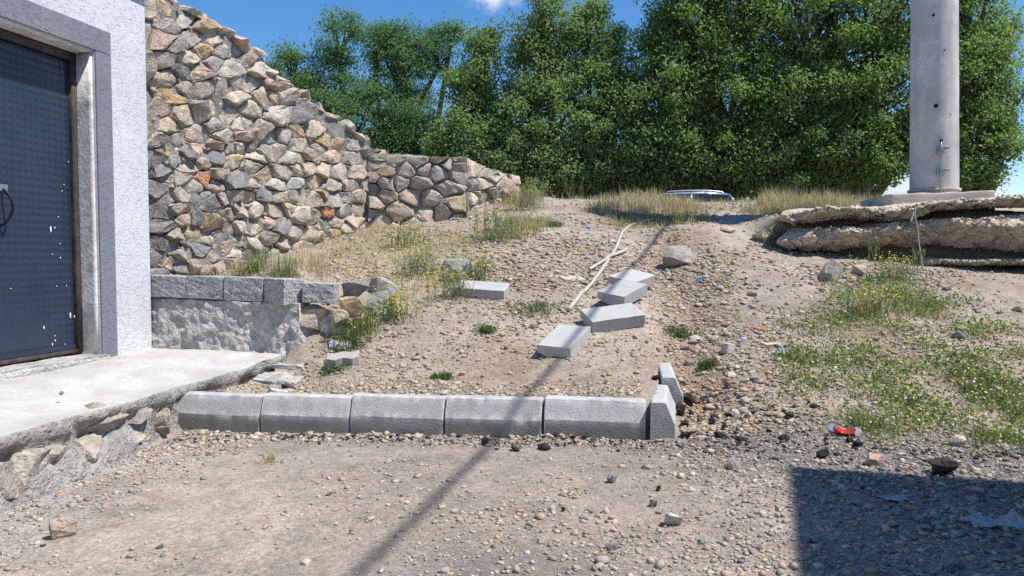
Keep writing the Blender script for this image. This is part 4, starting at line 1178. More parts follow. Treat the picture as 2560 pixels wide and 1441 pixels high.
def ledge(name, label, st, back, seed, rough=.05, nose=.10, thin=False):
    """st: (px, y_top, y_bottom, depth) stations along the broken edge"""
    P = []
    for (px, yt, yb, d) in st:
        a = at(px, yt, d); b = at(px, yb, d)
        P.append((a.x, d, a.z, b.z))
    P = np.array(P)
    u = np.concatenate([[0], np.cumsum(np.hypot(np.diff(P[:, 0]), np.diff(P[:, 1])))])
    uu = np.arange(0, u[-1], .022)
    Q = np.stack([np.interp(uu, u, P[:, k]) for k in range(4)], -1)
    n_ = 44
    rows = []
    for i, (x, y, zt, zb) in enumerate(Q):
        dirx, diry = -.18, .98              # into the bank
        endt = min(1, uu[i] / .25)          # taper at the free left end
        h = (zt - zb)
        bk = back * min(1.0, .12 + uu[i] / 1.6)
        prof = []
        for k in np.linspace(1, 0, 10): prof.append((k * bk, zt + .03 * k))
        for th in np.linspace(8, 172, 26):
            a_ = R(th)
            q_ = max(0.0, (th - 62) / 110.0)
            prof.append((-nose * math.sin(min(a_, R(90))) * endt + (.34 * q_ ** 1.15) * endt, (zt + zb) / 2 + h / 2 * math.cos(a_)))
        for k in np.linspace(0, 1, n_ - 28): prof.append((.30 * endt + k * bk, zb + .05 * k))
        prof = np.array(prof)
        rows.append(np.c_[x + prof[:, 0] * dirx, y + prof[:, 0] * diry, prof[:, 1]])
    v = np.array(rows); sh = v.shape; v = v.reshape(-1, 3)
    nz = fbm(v, 2.6, 5, seed) * rough * 3.0 + fbm(v, 9, 4, seed + 5) * rough * 1.3 + np.abs(fbm(v, 20, 3, seed + 7)) * rough * .9
    nz = nz + cell_noise(v, .16, seed + 51) * rough * .9 + cell_noise(v, .07, seed + 57) * rough * .5
    prof_i = np.tile(np.arange(sh[1]), sh[0])
    isn = sstep(5, 10, prof_i) * (1 - sstep(38, 46, prof_i))
    v[:, 1] -= nz * isn; v[:, 0] += fbm(v, 9, 3, seed + 9) * rough * .6 * isn
    v[:, 2] += (fbm(v, 4, 4, seed + 11) * rough * .9 + fbm(v, 14, 3, seed + 13) * rough * .7) * (.4 + .6 * isn)
    f = [grid_faces(sh[0], sh[1], True)]
    for a, flip in ((0, False), ((sh[0] - 1) * sh[1], True)):
        v = np.vstack([v, v[a:a + sh[1]].mean(0)])
        k = np.arange(sh[1]); k2 = (k + 1) % sh[1]; tri = np.stack([np.full(sh[1], len(v) - 1), a + k, a + k2], -1)
        f.append(tri[:, ::-1] if flip else tri)
    c = np.array([.60, .50, .38])[None] * (1 + .16 * fbm(v, 4, 4, seed + 21))[:, None]
    k = sstep(0, .4, fbm(v, 2.5, 4, seed + 23))[:, None] * .5
    c = c * (1 - k) + np.array([.44, .33, .215]) * k
    o = link(name, mesh_np(name, v, [q[:, ::-1] for q in f], c, MAT['old_concrete'], False))
    ids = np.where(isn > .5)[0]; gg = np.random.default_rng(seed)
    ids = gg.choice(ids, min(len(ids), 1500), replace=False)
    pv, pf, pc = pebble_cloud(v[ids], gg.uniform(.006, .026, len(ids)) ** 1.0, np.array([.50, .43, .335])[None] * gg.uniform(.6, 1.25, (len(ids), 1)), .8, False, seed + 3, .5)
    a = link('aggregate', mesh_np('aggregate', pv, [pf], pc, MAT['gravel']), o); a['kind'] = 'stuff'
    return tag(o, label, 'concrete slab', 'eroded concrete layers below the pole', 'thing')
dd = lambda px: np.interp(px, [1960, 2560, 2760, 3050], [10.55, 9.45, 9.1, 8.9])
ledge('concrete_slab', 'thick broken upper concrete layer with a crumbling pale edge', [(px, a, b, dd(px)) for px, a, b in
      ((1972, 541, 552), (1990, 531, 556), (2040, 522, 556), (2110, 519, 548), (2190, 522, 546), (2250, 519, 552), (2290, 512, 552), (2340, 506, 528), (2380, 502, 524), (2460, 496, 518), (2560, 489, 512), (2720, 480, 504), (3050, 470, 496))], 1.9, 201, .06, .13)
ledge('concrete_slab', 'jutting lower concrete layer with a ragged underside in shade', [(px, a, b, dd(px) - .08) for px, a, b in
      ((1960, 603, 614), (1990, 590, 622), (2040, 572, 626), (2110, 568, 622), (2190, 566, 618), (2240, 556, 616), (2310, 549, 614), (2400, 546, 612), (2480, 545, 618), (2560, 540, 624), (2720, 534, 628), (3050, 524, 630))], 1.6, 231, .055, .12)
ledge('concrete_slab', 'thin concrete sheet edge sticking out of the bank low down', [(px, a, b, dd(px) - .22) for px, a, b in
      ((2322, 655, 664), (2360, 650, 668), (2430, 652, 666), (2500, 650, 663), (2580, 648, 662), (2720, 646, 662), (3050, 642, 660))], 1.4, 261, .025, .07)

# ------------------------------------------------------------------ pole
def build_pole(loc, lean, label, group=None, detail=True):
    pole = empty('concrete_pole', loc, label, 'utility pole', group, (lean[0], lean[1], 0))
    H, r0, r1 = 8.9, .335, .285
    n, m = 48, 120
    zs = np.linspace(-.05, H, m); th = np.linspace(0, 2 * np.pi, n, endpoint=False)
    Zg, T = np.meshgrid(zs, th, indexing='ij')
    rr = r0 + (r1 - r0) * (Zg / H)
    seam = np.exp(-(((T - R(212) + np.pi) % (2 * np.pi) - np.pi) / .035) ** 2)
    rr = rr + .010 * seam
    p = np.stack([np.cos(T) * 2.0, np.sin(T) * 2.0, Zg], -1).reshape(-1, 3)
    rr = rr + (fbm(p, 1.6, 4, 301) * .004).reshape(rr.shape)
    v = np.stack([rr * np.cos(T), rr * np.sin(T), Zg], -1).reshape(-1, 3)
    f = [grid_faces(m, n, True)]
    v = np.vstack([v, (0, 0, H)]); k = np.arange(n)
    f.append(np.stack([np.full(n, len(v) - 1), (m - 1) * n + k, (m - 1) * n + (k + 1) % n], -1))
    link('shaft', mesh_np('shaft', v, f, None, MAT['pole'], True), pole)
    if not detail: return pole
    face = R(270)                    # towards the camera
    view = math.atan2(-loc[1], -loc[0])
    def sp(px, py):                  # angle and height on the shaft for a pixel
        rv = ray(px, py)
        o = Vector((-loc[0], -loc[1], 0)); dv = Vector((rv.x, rv.y, 0))
        a = dv.dot(dv); b = 2 * o.dot(dv); c = o.dot(o) - .338 ** 2
        q = max(b * b - 4 * a * c, 0); t = (-b - math.sqrt(q)) / (2 * a)
        w = Vector((0, 0, CAM_Z)) + rv * t - Vector(loc)
        return math.atan2(w.y, w.x), w.z
    def hole(px, py, rad):
        a, z = sp(px, py); r_ = r0 + (r1 - r0) * z / H
        bm = bmesh.new()
        bmesh.ops.create_cone(bm, cap_ends=True, segments=18, radius1=rad, radius2=rad * .8, depth=.02)
        mt = Matrix.Translation((math.cos(a) * (r_ - .004), math.sin(a) * (r_ - .004), z)) @ Matrix.Rotation(a, 4, 'Z') @ Matrix.Rotation(R(90), 4, 'Y')
        bmesh.ops.transform(bm, matrix=mt, verts=bm.verts)
        link('bolt_hole', bm_mesh('bolt_hole', bm, MAT['hole']), pole)
    hole(2345, 264, .034); hole(2343, 37, .024); hole(2370, 125, .014); hole(2382, 286, .010)
    # earth rod in two clamps
    a, z0 = sp(2350, 478); _, z1 = sp(2348, 352)
    ro = r0 + .055
    vv, ff = tube_np([(math.cos(a) * ro, math.sin(a) * ro, z) for z in np.linspace(z0 - .02, z1, 6)], .014, 8)
    link('earth_rod', mesh_np('earth_rod', vv, ff, None, MAT['galv'], True), pole)
    vv, ff = tube_np([(math.cos(a) * ro, math.sin(a) * ro, z) for z in np.linspace(z1 - .02, z1 + .02, 3)], .02, 8)
    link('rod_cap', mesh_np('rod_cap', vv, ff, None, MAT['black_iron'], True), pole)
    for py in (375, 430):
        _, z = sp(2352, py)
        cl = empty('clamp', (math.cos(a) * (r0 + .02), math.sin(a) * (r0 + .02), z)); cl.parent = pole; cl.rotation_euler = (0, 0, a); cl.scale = (1.4, 1.4, 1.4)
        link('plate', bm_mesh('plate', box_bm(.05, .075, .075, .006), MAT['galv']), cl, (0, 0, 0))
        link('bracket', bm_mesh('bracket', box_bm(.055, .032, .055, .005), MAT['galv']), cl, (.045, .0, 0))
        bm = bmesh.new(); bmesh.ops.create_cone(bm, cap_ends=True, segments=6, radius1=.018, radius2=.018, depth=.035)
        link('bolt', bm_mesh('bolt', bm, MAT['galv']), cl, (.05, .05, .012), (R(90), 0, 0))
    # rust-brown dirt foot: a fillet of crumbled mortar
    vv, ff = tube_np([(math.cos(t) * (r0 + .01), math.sin(t) * (r0 + .01), .0) for t in np.linspace(0, 2 * math.pi, 40)], .025, 6, False)
    vv[:, 2] += fbm(vv, 8, 3, 311) * .02
    link('mortar_collar', mesh_np('mortar_collar', vv, ff, None, MAT['pad'], True), pole)
    return pole
POLE = at(2335, 478, 11.45)
build_pole((POLE.x, POLE.y, POLE.z), (R(0), R(-1.3)), 'thick round concrete utility pole on its footing')
# footing pad
def build_pad():
    a, b = at(2228, 506, 10.93), at(2487, 496, 10.75)
    t = at(2228, 484, 10.93).z
    d = (Vector((b.x, b.y, 0)) - Vector((a.x, a.y, 0))); L_ = d.length; yaw = math.atan2(d.y, d.x)
    bm = box_bm(L_, 1.35, .34, .02, 2)
    bmesh.ops.subdivide_edges(bm, edges=[e for e in bm.edges if e.calc_length() > .2], cuts=9, use_grid_fill=True)
    co = np.array([v.co[:] for v in bm.verts]); j = np.stack([fbm(co, 7, 4, 321 + k) for k in range(3)], -1) * .022
    for v, q in zip(bm.verts, j): v.co += Vector(q)
    o = link('pole_footing', bm_mesh('pole_footing', bm, MAT['pad'], True))
    tag(o, 'square concrete footing pad under the thick utility pole', 'footing', kind='thing')
    mid = (a + b) / 2
    o.location = Vector((mid.x, mid.y, t - .16)) + Vector((-math.sin(yaw), math.cos(yaw), 0)) * .66
    o.rotation_euler = (0, R(-1.2), yaw)
build_pad()
# earthing conduit hanging over the slabs into the ground
pth = smooth_path([at(2303, 508, 10.2), at(2290, 520, 9.83), at(2287, 538, 9.76), at(2292, 565, 9.68), at(2296, 600, 9.60), at(2302, 640, 9.48), at(2309, 680, 9.28), at(2310, 700, 9.2)], 40)
vv, ff = tube_np(pth, np.linspace(.013, .010, 40), 8)
o = tag(link('earth_conduit', mesh_np('earth_conduit', vv, ff, None, MAT['conduit'], True)), 'grey conduit hanging over the broken slabs from the pole to the ground', 'conduit')
pth = smooth_path([at(2285, 530, 9.78), at(2280, 545, 9.74), at(2277, 556, 9.70)], 10)
vv, ff = tube_np(pth, .014, 6); link('wire_end', mesh_np('wire_end', vv, ff, None, MAT['conduit'], True), o)

# overhead cable from the pole, above and out of view; it throws the long thin shadow
top = Vector((POLE.x - .15, POLE.y, 8.9)); end = Vector((1.88, -9.0, 9.7))
pth = [top.lerp(end, k / 30) - Vector((0, 0, .08 * math.sin(math.pi * k / 30))) for k in range(31)]
vv, ff = tube_np(pth, .027, 8)
tag(link('power_cable', mesh_np('power_cable', vv, ff, None, MAT['cable'], True)), 'thick black overhead cable running from the concrete pole', 'cable')
build_pole((end.x - .05, end.y - .3, 0.0), (0, 0), 'second concrete utility pole carrying the far end of the cable', None, False)

# ------------------------------------------------------------------ neighbouring house whose shadow falls on the road
def build_neighbour():
    C_ = Vector((4.89, 3.24, 0)); ang = R(19)
    fw = Vector((math.sin(ang), math.cos(ang), 0)); rt = Vector((math.cos(ang), -math.sin(ang), 0))
    h = empty('neighbour_house', C_, 'tall plastered house across the lane casting the dark rectangular shadow', 'house')
    h.rotation_euler = (0, 0, -ang)
    HT = 6.05
    def bx(name, x0, x1, y0, y1, z0, z1, mat, parent=h, bev=0):
        return link(name, bm_mesh(name, box_bm(x1 - x0, y1 - y0, z1 - z0, bev), mat), parent, ((x0 + x1) / 2, (y0 + y1) / 2, (z0 + z1) / 2))
    bx('wall', 0, 6.5, -9, 0, -.3, HT - .16, MAT['plaster'])
    bx('roof', -.12, 6.62, -9.12, .12, HT - .158, HT, MAT['flat_roof'])
    for y in (-2.0, -5.4):
        for z in (1.1, 3.9):
            w = bx('window', -.03, .05, y - .55, y + .55, z, z + 1.2, MAT['white_paint'])
            link('pane', bm_mesh('pane', box_bm(.02, .96, 1.06), MAT['car_glass']), w, (-.045, 0, 0))
            link('sill', bm_mesh('sill', box_bm(.12, 1.2, .05), MAT['pad']), w, (-.05, 0, -.63))
    d = bx('door', -.03, .05, -8.2, -7.2, -.05, 2.1, MAT['door_frame'])
    link('handle', bm_mesh('handle', box_bm(.05, .03, .14, .008), MAT['galv']), d, (-.06, .36, -.05))
build_neighbour()

# ------------------------------------------------------------------ car parked behind the crest
def build_car():
    base = at(1688, 480, 22.0)
    gzv = gz(base.x, 22.0)
    zr = at(1735, 481, 22.0).z - gzv
    c = empty('parked_car', (base.x, 22.0, gzv), 'silver estate car with roof rails, only its roof showing above the grass', 'car')
    Hc = zr / 1.50
    c.scale = (.82, .9, 1)
    # side outline, x along the car
    lower = [(-2.1, .35), (-2.15, .62), (-2.05, .86), (-1.0, .95), (1.5, .97), (2.1, .92), (2.18, .6), (2.1, .32)]
    cab = [(-1.35, .93), (-.62, 1.33), (-.1, 1.44), (.9, 1.46), (1.75, 1.36), (2.02, .95)]
    def slab_(name, prof, w0, w1, mat):
        bm = bmesh.new()
        zmin = min(p[1] for p in prof); zmax = max(p[1] for p in prof)
        rows = []
        for s in (-1, 1):
            rows.append([bm.verts.new((x, s * (w0 + (w1 - w0) * (z - zmin) / (zmax - zmin)), z * Hc)) for x, z in prof])
        bm.faces.new(rows[0]); bm.faces.new(rows[1][::-1])
        for k in range(len(prof)):
            k2 = (k + 1) % len(prof)
            bm.faces.new((rows[0][k2], rows[0][k], rows[1][k], rows[1][k2]))
        bmesh.ops.recalc_face_normals(bm, faces=bm.faces)
        bmesh.ops.bevel(bm, geom=list(bm.edges), offset=.05, segments=3, affect='EDGES')
        return link(name, bm_mesh(name, bm, mat, True), c)
    slab_('body', lower, .86, .84, MAT['car_paint'])
    slab_('cabin', cab, .80, .60, MAT['car_glass'])
    slab_('roof', [(-.72, 1.31), (-.1, 1.445), (.9, 1.468), (1.76, 1.40), (1.80, 1.25), (1.5, 1.30), (.9, 1.335), (-.1, 1.315)], .64, .62, MAT['car_paint'])
    for s in (-1, 1):
        for x0, z0, x1, z1 in ((-1.38, .95, -.62, 1.35), (.35, .95, .42, 1.42), (1.98, .95, 1.72, 1.37)):
            vv, ff = tube_np([(x0, s * .80, z0 * Hc), (x1, s * .63, z1 * Hc)], .05, 6); link('pillar', mesh_np('pillar', vv, ff, None, MAT['car_paint'], True), c)
        vv, ff = tube_np(smooth_path([(-.45, s * .52, 1.42 * Hc), (-.3, s * .52, 1.48 * Hc), (.8, s * .52, 1.515 * Hc), (1.45, s * .52, 1.47 * Hc), (1.6, s * .52, 1.42 * Hc)], 16), .018, 6)
        link('roof_rail', mesh_np('roof_rail', vv, ff, None, MAT['chrome'], True), c)
        for x in (-1.35, 1.35):
            bm = bmesh.new(); bmesh.ops.create_cone(bm, cap_ends=True, segments=24, radius1=.32, radius2=.32, depth=.2)
            w = link('wheel', bm_mesh('wheel', bm, MAT['tyre'], False), c, (x, s * .78, .32), (R(90), 0, 0))
            bm = bmesh.new(); bmesh.ops.create_cone(bm, cap_ends=True, segments=20, radius1=.2, radius2=.18, depth=.22)
            link('rim', bm_mesh('rim', bm, MAT['chrome']), w)
        link('headlight', bm_mesh('headlight', box_bm(.1, .3, .14, .03), MAT['chrome']), c, (-2.1, s * .6, .72 * Hc))
        link('tail_light', bm_mesh('tail_light', box_bm(.08, .14, .3, .02), MAT['red_paint']), c, (2.14, s * .72, .75 * Hc))
build_car()

# ------------------------------------------------------------------ rocks one can single out
def rock(name, label, cat, px, py, wpx, hpx, colr, seed, sink=.25, deep=.8, yaw=0.0, boxy=.5, n=18, cuts=2, amp=.05, group=None, mat='stone', lift=0.0, tilt=(0, 0), d=None):
    """py is the foot of the rock in the picture; width and height in picture pixels give its real size there"""
    p = on(px, py) if d is None else at(px, py, d)
    sc = (p - Vector((0, 0, CAM_Z))).length / FPX
    w, h = wpx * sc, hpx * sc
    r = random.Random(seed)
    bm = hull_rock(rock_points(w / 2 * 1.08, w / 2 * deep, h / 2 / (1 - sink) * 1.1, r, n, boxy), cuts, amp * min(w, h), 5 / max(w, .05) * .5, seed)
    co = np.array([q.co[:] for q in bm.verts])
    base = np.array(STONE_COL[colr]) if isinstance(colr, str) else np.array(colr)
    o = link(name, bm_mesh(name, bm, MAT[mat], False, stone_cols(co * 1.5 + seed, base, seed)))
    o.location = p + Vector((0, w * deep * .35, h * (.5 - sink * .5) + lift))
    o.rotation_euler = (tilt[0], tilt[1], yaw)
    return tag(o, label, cat, group)

GREYC = (.34, .335, .32)
rock('rock', 'dark grey angular rock perched on the orange rock by the block wall', 'rock', 886, 745, 70, 40, 'D', 401, .0, .7, .3, d=7.30)
rock('rock', 'orange-brown squarish rock beneath the dark grey one', 'rock', 880, 788, 66, 46, 'o', 402, .1, .8, .2, boxy=.85, d=7.22)
rock('rock', 'cream angular rock tucked under the orange-brown one', 'rock', 846, 818, 44, 52, 'y', 403, .1, .8, .5, d=7.12)
rock('rock', 'pitted cream boulder with mortar on it, overhanging a dark hollow', 'rock', 778, 828, 92, 66, 'c', 404, .1, .9, .3, amp=.09, d=7.12)
rock('rock', 'grey cement-smeared boulder at the foot of the block wall end', 'rock', 752, 884, 60, 84, (.45, .44, .42), 405, .1, .9, .3, amp=.09, d=7.06)
rock('rock', 'whitewashed rock in the weeds below the cream angular rock', 'rock', 826, 858, 62, 78, (.66, .65, .64), 406, .1, .7, .3, amp=.08, d=7.16)
rock('rock', 'white lime-splashed lump low beside the weeds near the walkway end', 'rock', 846, 882, 60, 30, (.62, .62, .61), 407, .1, .8, .3, amp=.09, d=7.0)
rock('rock', 'speckled grey conglomerate boulder behind the dark grey rock', 'rock', 950, 742, 82, 44, (.33, .315, .29), 408, .2, .8, .2)
rock('rock', 'grey weathered boulder half hidden by weeds above the walkway', 'rock', 950, 790, 72, 66, GREYC, 409, .2, .8, .6)
rock('rock', 'pale slanting slab-like boulder behind the lone loose kerb stone', 'rock', 1142, 706, 82, 56, (.38, .37, .34), 410, .2, .6, .15, boxy=.7, tilt=(.2, 0))
rock('rock', 'rough conglomerate boulder beside the gully above the kerb pile', 'rock', 1700, 668, 84, 46, (.34, .31, .27), 411, .35, .9, .2, amp=.09)
rock('rock', 'grey-brown boulder below the eroded slabs', 'rock', 2088, 700, 72, 40, (.34, .31, .27), 412, .4, .9, .5)
rock('rock', 'smaller pale rock next to the grey-brown boulder below the slabs', 'rock', 2165, 690, 46, 30, 'c', 413, .3, .9, .5)
rock('rock', 'flat pale stone beside the green tuft at the slab tip', 'rock', 1912, 607, 62, 24, 'c', 414, .3, .8, .1, boxy=.7)
rock('rock', 'brown-shadowed flat stone on the upper slope below the mound', 'rock', 1820, 583, 40, 14, 'c', 415, .3, .8, .1, boxy=.6)
rock('rock', 'large pale orange boulder ending the low stone wall', 'rock', 1258, 492, 66, 54, 'p', 416, .2, .8, .2, boxy=.5, d=13.6)
rock('rock', 'round tan cobble in front of the low stone wall corner', 'rock', 1335, 826, 24, 20, 'g', 417, .2, .9, .2, boxy=.1)
rock('rock', 'pale rounded stone near the gravel edge of the weedy bank', 'rock', 2402, 1119, 38, 22, (.46, .40, .33), 418, .2, .9, .2)
rock('rock', 'rounded light boulder-like cobble on the road below the corner kerb', 'rock', 1836, 1176, 34, 28, (.42, .385, .345), 419, .2, .9, .2, boxy=.2)
rock('rock', 'pinkish blocky stone at the upper edge of the big shadow', 'rock', 2192, 1168, 48, 28, (.40, .28, .235), 420, .2, .8, .2)
rock('rock', 'pale mortar-crusted stone lying in the gravel of the road', 'rock', 1682, 1322, 46, 38, (.47, .44, .39), 421, .15, .8, .3)
rock('rock', 'tan stone lying alone on the dusty road near the walkway', 'rock', 146, 1350, 54, 40, (.41, .335, .26), 422, .15, .8, .7)
rock('rock', 'grey blue rounded stone on the road between the gravel patches', 'rock', 1531, 1210, 26, 20, (.20, .205, .215), 423, .2, .9, .2, boxy=.1)
rock('rock', 'flat grey rock in the middle of the pebbly road', 'rock', 1534, 1378, 32, 20, (.27, .25, .225), 424, .2, .9, .4)
rock('rock', 'small rounded dark pebble lying on the concrete walkway', 'pebble', 151, 990, 11, 9, 'd', 425, 0, .9, .4, boxy=.1, cuts=1, d=5.02)

# concrete debris
def debris(name, label, cat, px, py, size, rot, mat, seed, amp=.006, lift=0.0, col=None, d=None, cuts=3):
    p = on(px, py) if d is None else at(px, py, d)
    bm = box_bm(*size, min(size) * .08, 1)
    bmesh.ops.subdivide_edges(bm, edges=[e for e in bm.edges if e.calc_length() > .03], cuts=cuts, use_grid_fill=True)
    co = np.array([v.co[:] for v in bm.verts]); j = np.stack([fbm(co + seed, 12, 4, seed + k) for k in range(3)], -1) * amp * 2
    for v, q in zip(bm.verts, j): v.co += Vector(q)
    o = link(name, bm_mesh(name, bm, MAT[mat], False, col))
    o.location = p + Vector((0, size[1] * .4, size[2] * .5 + lift)); o.rotation_euler = rot
    return tag(o, label, cat)

def wavy_paver():
    p = on(856, 918)
    L_, Wd, Hh = .30, .15, .085
    n = 44
    pts = []
    for k in range(n):
        t = k / n
        x = L_ * (t * 2 - .5) if t < .5 else L_ * (1.5 - t * 2)
        side = -1 if t < .5 else 1
        zig = (abs(((x / L_ + .5) * 2) % 1 - .5) * 4 - 1) * .022
        pts.append((x, side * Wd / 2 + zig))
    bm = bmesh.new()
    lo = [bm.verts.new((x, y, 0)) for x, y in pts]; hi = [bm.verts.new((x * .985, y * .975, Hh)) for x, y in pts]
    bm.faces.new(lo[::-1]); bm.faces.new(hi)
    for k in range(n): bm.faces.new((lo[k], lo[(k + 1) % n], hi[(k + 1) % n], hi[k]))
    bmesh.ops.recalc_face_normals(bm, faces=bm.faces)
    co = np.array([v.co[:] for v in bm.verts]); j = fbm(co, 30, 3, 430) * .006
    for v, q in zip(bm.verts, j): v.co += Vector((q, -q, q))
    o = link('paving_stone', bm_mesh('paving_stone', bm, MAT['kerb'], False, np.repeat(np.array([[.37, .35, .32]]), n * 2, 0)))
    o.location = p + Vector((0, .06, .015)); o.rotation_euler = (R(16), R(-4), R(12))
    tag(o, 'broken wavy interlocking paving stone lying behind the kerb row', 'paving stone')
wavy_paver()
debris('concrete_fragment', 'flat grey concrete piece beside the pale hoses', 'concrete piece', 1432, 704, (.28, .20, .04), (R(12), 0, R(20)), 'pad', 431)
debris('concrete_fragment', 'small cube of grey concrete standing in the stony gully', 'concrete piece', 1822, 888, (.095, .09, .095), (0, R(4), R(24)), 'pad', 432)
debris('concrete_fragment', 'narrow white chip standing up near the small concrete cube', 'concrete piece', 1858, 869, (.045, .03, .09), (R(10), R(12), R(10)), 'white_paint', 433, .003)
debris('concrete_fragment', 'flat pale flake beside the clear plastic scrap', 'concrete piece', 1934, 868, (.18, .12, .025), (R(10), 0, R(8)), 'pad', 434)
debris('tile_shard', 'flat terracotta shard at the edge of the stony gully', 'tile shard', 1908, 829, (.13, .07, .025), (R(10), R(4), R(14)), 'brick_red', 435, .003)
debris('concrete_fragment', 'flat crust of dark cement lying at the end of the walkway', 'concrete piece', 690, 962, (.42, .22, .05), (R(6), R(3), R(-12)), 'render', 436, .018)
debris('concrete_fragment', 'white broken plaster slab behind the first kerb stone', 'concrete piece', 700, 945, (.24, .13, .03), (R(8), R(-3), R(18)), 'slab', 437, .01)
debris('concrete_fragment', 'pale blue-white broken mortar slab by the walkway end', 'concrete piece', 722, 925, (.30, .15, .04), (R(8), R(2), R(-6)), 'slab', 438, .014)
debris('concrete_fragment', 'small white plaster chunk just behind the kerb row', 'concrete piece', 692, 990, (.14, .08, .045), (R(8), R(12), R(30)), 'slab', 439, .01)
debris('concrete_fragment', 'dark slate-coloured flake lying behind the kerb row', 'concrete piece', 722, 976, (.13, .05, .035), (R(4), R(14), R(-30)), 'asphalt', 440, .006, 0, np.repeat([[.06, .058, .056]], 1, 0))

# pale hoses on the slope
def hose(label, pix, rad, n=70):
    pts = []
    for px, py in pix:
        q = on(px, py); pts.append(q)
    P = smooth_path(pts, n)
    g = ground_z(P[:, 0], P[:, 1])
    P[:, 2] = np.maximum(np.convolve(np.pad(g, 4, 'edge'), np.ones(9) / 9, 'valid'), g) + rad * .8
    vv, ff = tube_np(P, rad, 10)
    return tag(link('hose', mesh_np('hose', vv, ff, None, MAT['hose'], True)), label, 'hose', 'pale hoses lying on the slope')
hose('long pale hose curving down the slope beside the loose kerb stones', [(1422, 782), (1450, 742), (1485, 705), (1520, 655), (1536, 632), (1548, 605), (1562, 578), (1582, 565), (1610, 557), (1632, 550)], .021)
o = hose('short straight pale hose piece crossing over the long hose', [(1474, 686), (1505, 664), (1535, 645), (1566, 631)], .020, 30)
o.location.z += .026

# litter
def crushed_can():
    p = on(2112, 1092)
    c = empty('crushed_can', p + Vector((0, .03, .0)), 'crushed red drink can with two shiny ends at the edge of the weeds', 'can')
    n, m = 24, 12
    th = np.linspace(0, 2 * np.pi, n, endpoint=False); t = np.linspace(0, 1, m)
    v = []
    for k in t:
        sq = 1 - .72 * math.sin(math.pi * k)
        cx = -.062 + .124 * k
        v += [(cx + .006 * math.sin(5 * a + 9 * k), .038 * math.cos(a), .038 + .032 * math.sin(a) * sq - .012 * math.sin(math.pi * k)) for a in th]
    v = np.array(v); v += np.stack([fbm(v, 60, 2, 450 + q) for q in range(3)], -1) * .004
    link('can_body', mesh_np('can_body', v, [grid_faces(m, n, True)], None, MAT['red_paint'], True), c)
    for s, tl in ((-1, -.9), (1, .95)):
        bm = bmesh.new()
        bmesh.ops.create_cone(bm, cap_ends=True, segments=24, radius1=.036, radius2=.031, depth=.012)
        e = link('can_end', bm_mesh('can_end', bm, MAT['chrome'], False), c, (s * .078, -.012, .046), (R(48), s * R(24), 0))
        bm = bmesh.new(); bmesh.ops.create_cone(bm, cap_ends=True, segments=24, radius1=.027, radius2=.027, depth=.006)
        link('can_dimple', bm_mesh('can_dimple', bm, MAT['film'], False), e, (0, 0, .004))
    c.rotation_euler = (R(8), R(8), R(-14)); c.scale = (1.05, 1.05, 1.05)
crushed_can()

def film(label, px, py, w, hgt, seed, mat='film', cat='plastic scrap', name='plastic_scrap', yaw=0):
    p = on(px, py)
    n = 26
    a = np.linspace(-1, 1, n); A, B = np.meshgrid(a, a, indexing='ij')
    q = np.stack([A.ravel(), B.ravel(), np.zeros(n * n)], -1)
    rr = 1 + .35 * fbm(q, 1.7, 3, seed)
    x = A.ravel() * w / 2 * rr; y = B.ravel() * w / 2 * .6 * rr
    z = np.abs(fbm(q, 2.3, 4, seed + 2)) * hgt * 1.6 * np.clip(1.3 - np.maximum(np.abs(A), np.abs(B)).ravel(), 0, 1) + .008
    ca, sa = math.cos(yaw), math.sin(yaw)
    X, Y = x * ca - y * sa, x * sa + y * ca
    g = ground_z(p.x + X, p.y + Y)
    v = np.stack([X, Y, g - p.z + z], -1)
    f = grid_faces(n, n)
    cen = q[f].mean(1); keep = (np.abs(cen[:, 0]) ** 3 + np.abs(cen[:, 1]) ** 3) < (.55 + .4 * fbm(cen, 2.5, 3, seed + 4))
    keep |= (np.abs(cen[:, 0]) < .4) & (np.abs(cen[:, 1]) < .4)
    o = link(name, mesh_np(name, v, [f[keep]], None, MAT[mat], True))
    md = o.modifiers.new('solid', 'SOLIDIFY'); md.thickness = .002
    o.location = p
    return tag(o, label, cat)
film('crumpled clear plastic sheet lying in the dark shadow', 2492, 1312, .34, .07, 460)
film('flat torn plastic piece in the shadow with a pebble on it', 2236, 1250, .18, .02, 461)
film('clear crumpled plastic scrap on the bank below the flat flake', 1950, 888, .14, .06, 462)
film('small pale plastic scrap among the white flowers', 2410, 935, .09, .02, 463)
film('blue wrapper scrap on the upper slope near the hose', 1471, 572, .10, .03, 464, 'blue_plastic', 'wrapper', 'wrapper')
film('small blue wrapper lower down beside the rut', 1450, 606, .08, .03, 465, 'blue_plastic', 'wrapper', 'wrapper')
film('white scrap beside the blue wrapper near the hose', 1499, 568, .11, .02, 466)
film('crumpled white scrap hanging in the weeds by the low wall', 1322, 548, .09, .09, 467)
film('dark blue scrap in the stony gully', 1748, 702, .10, .03, 468, 'blue_plastic', 'wrapper', 'wrapper')

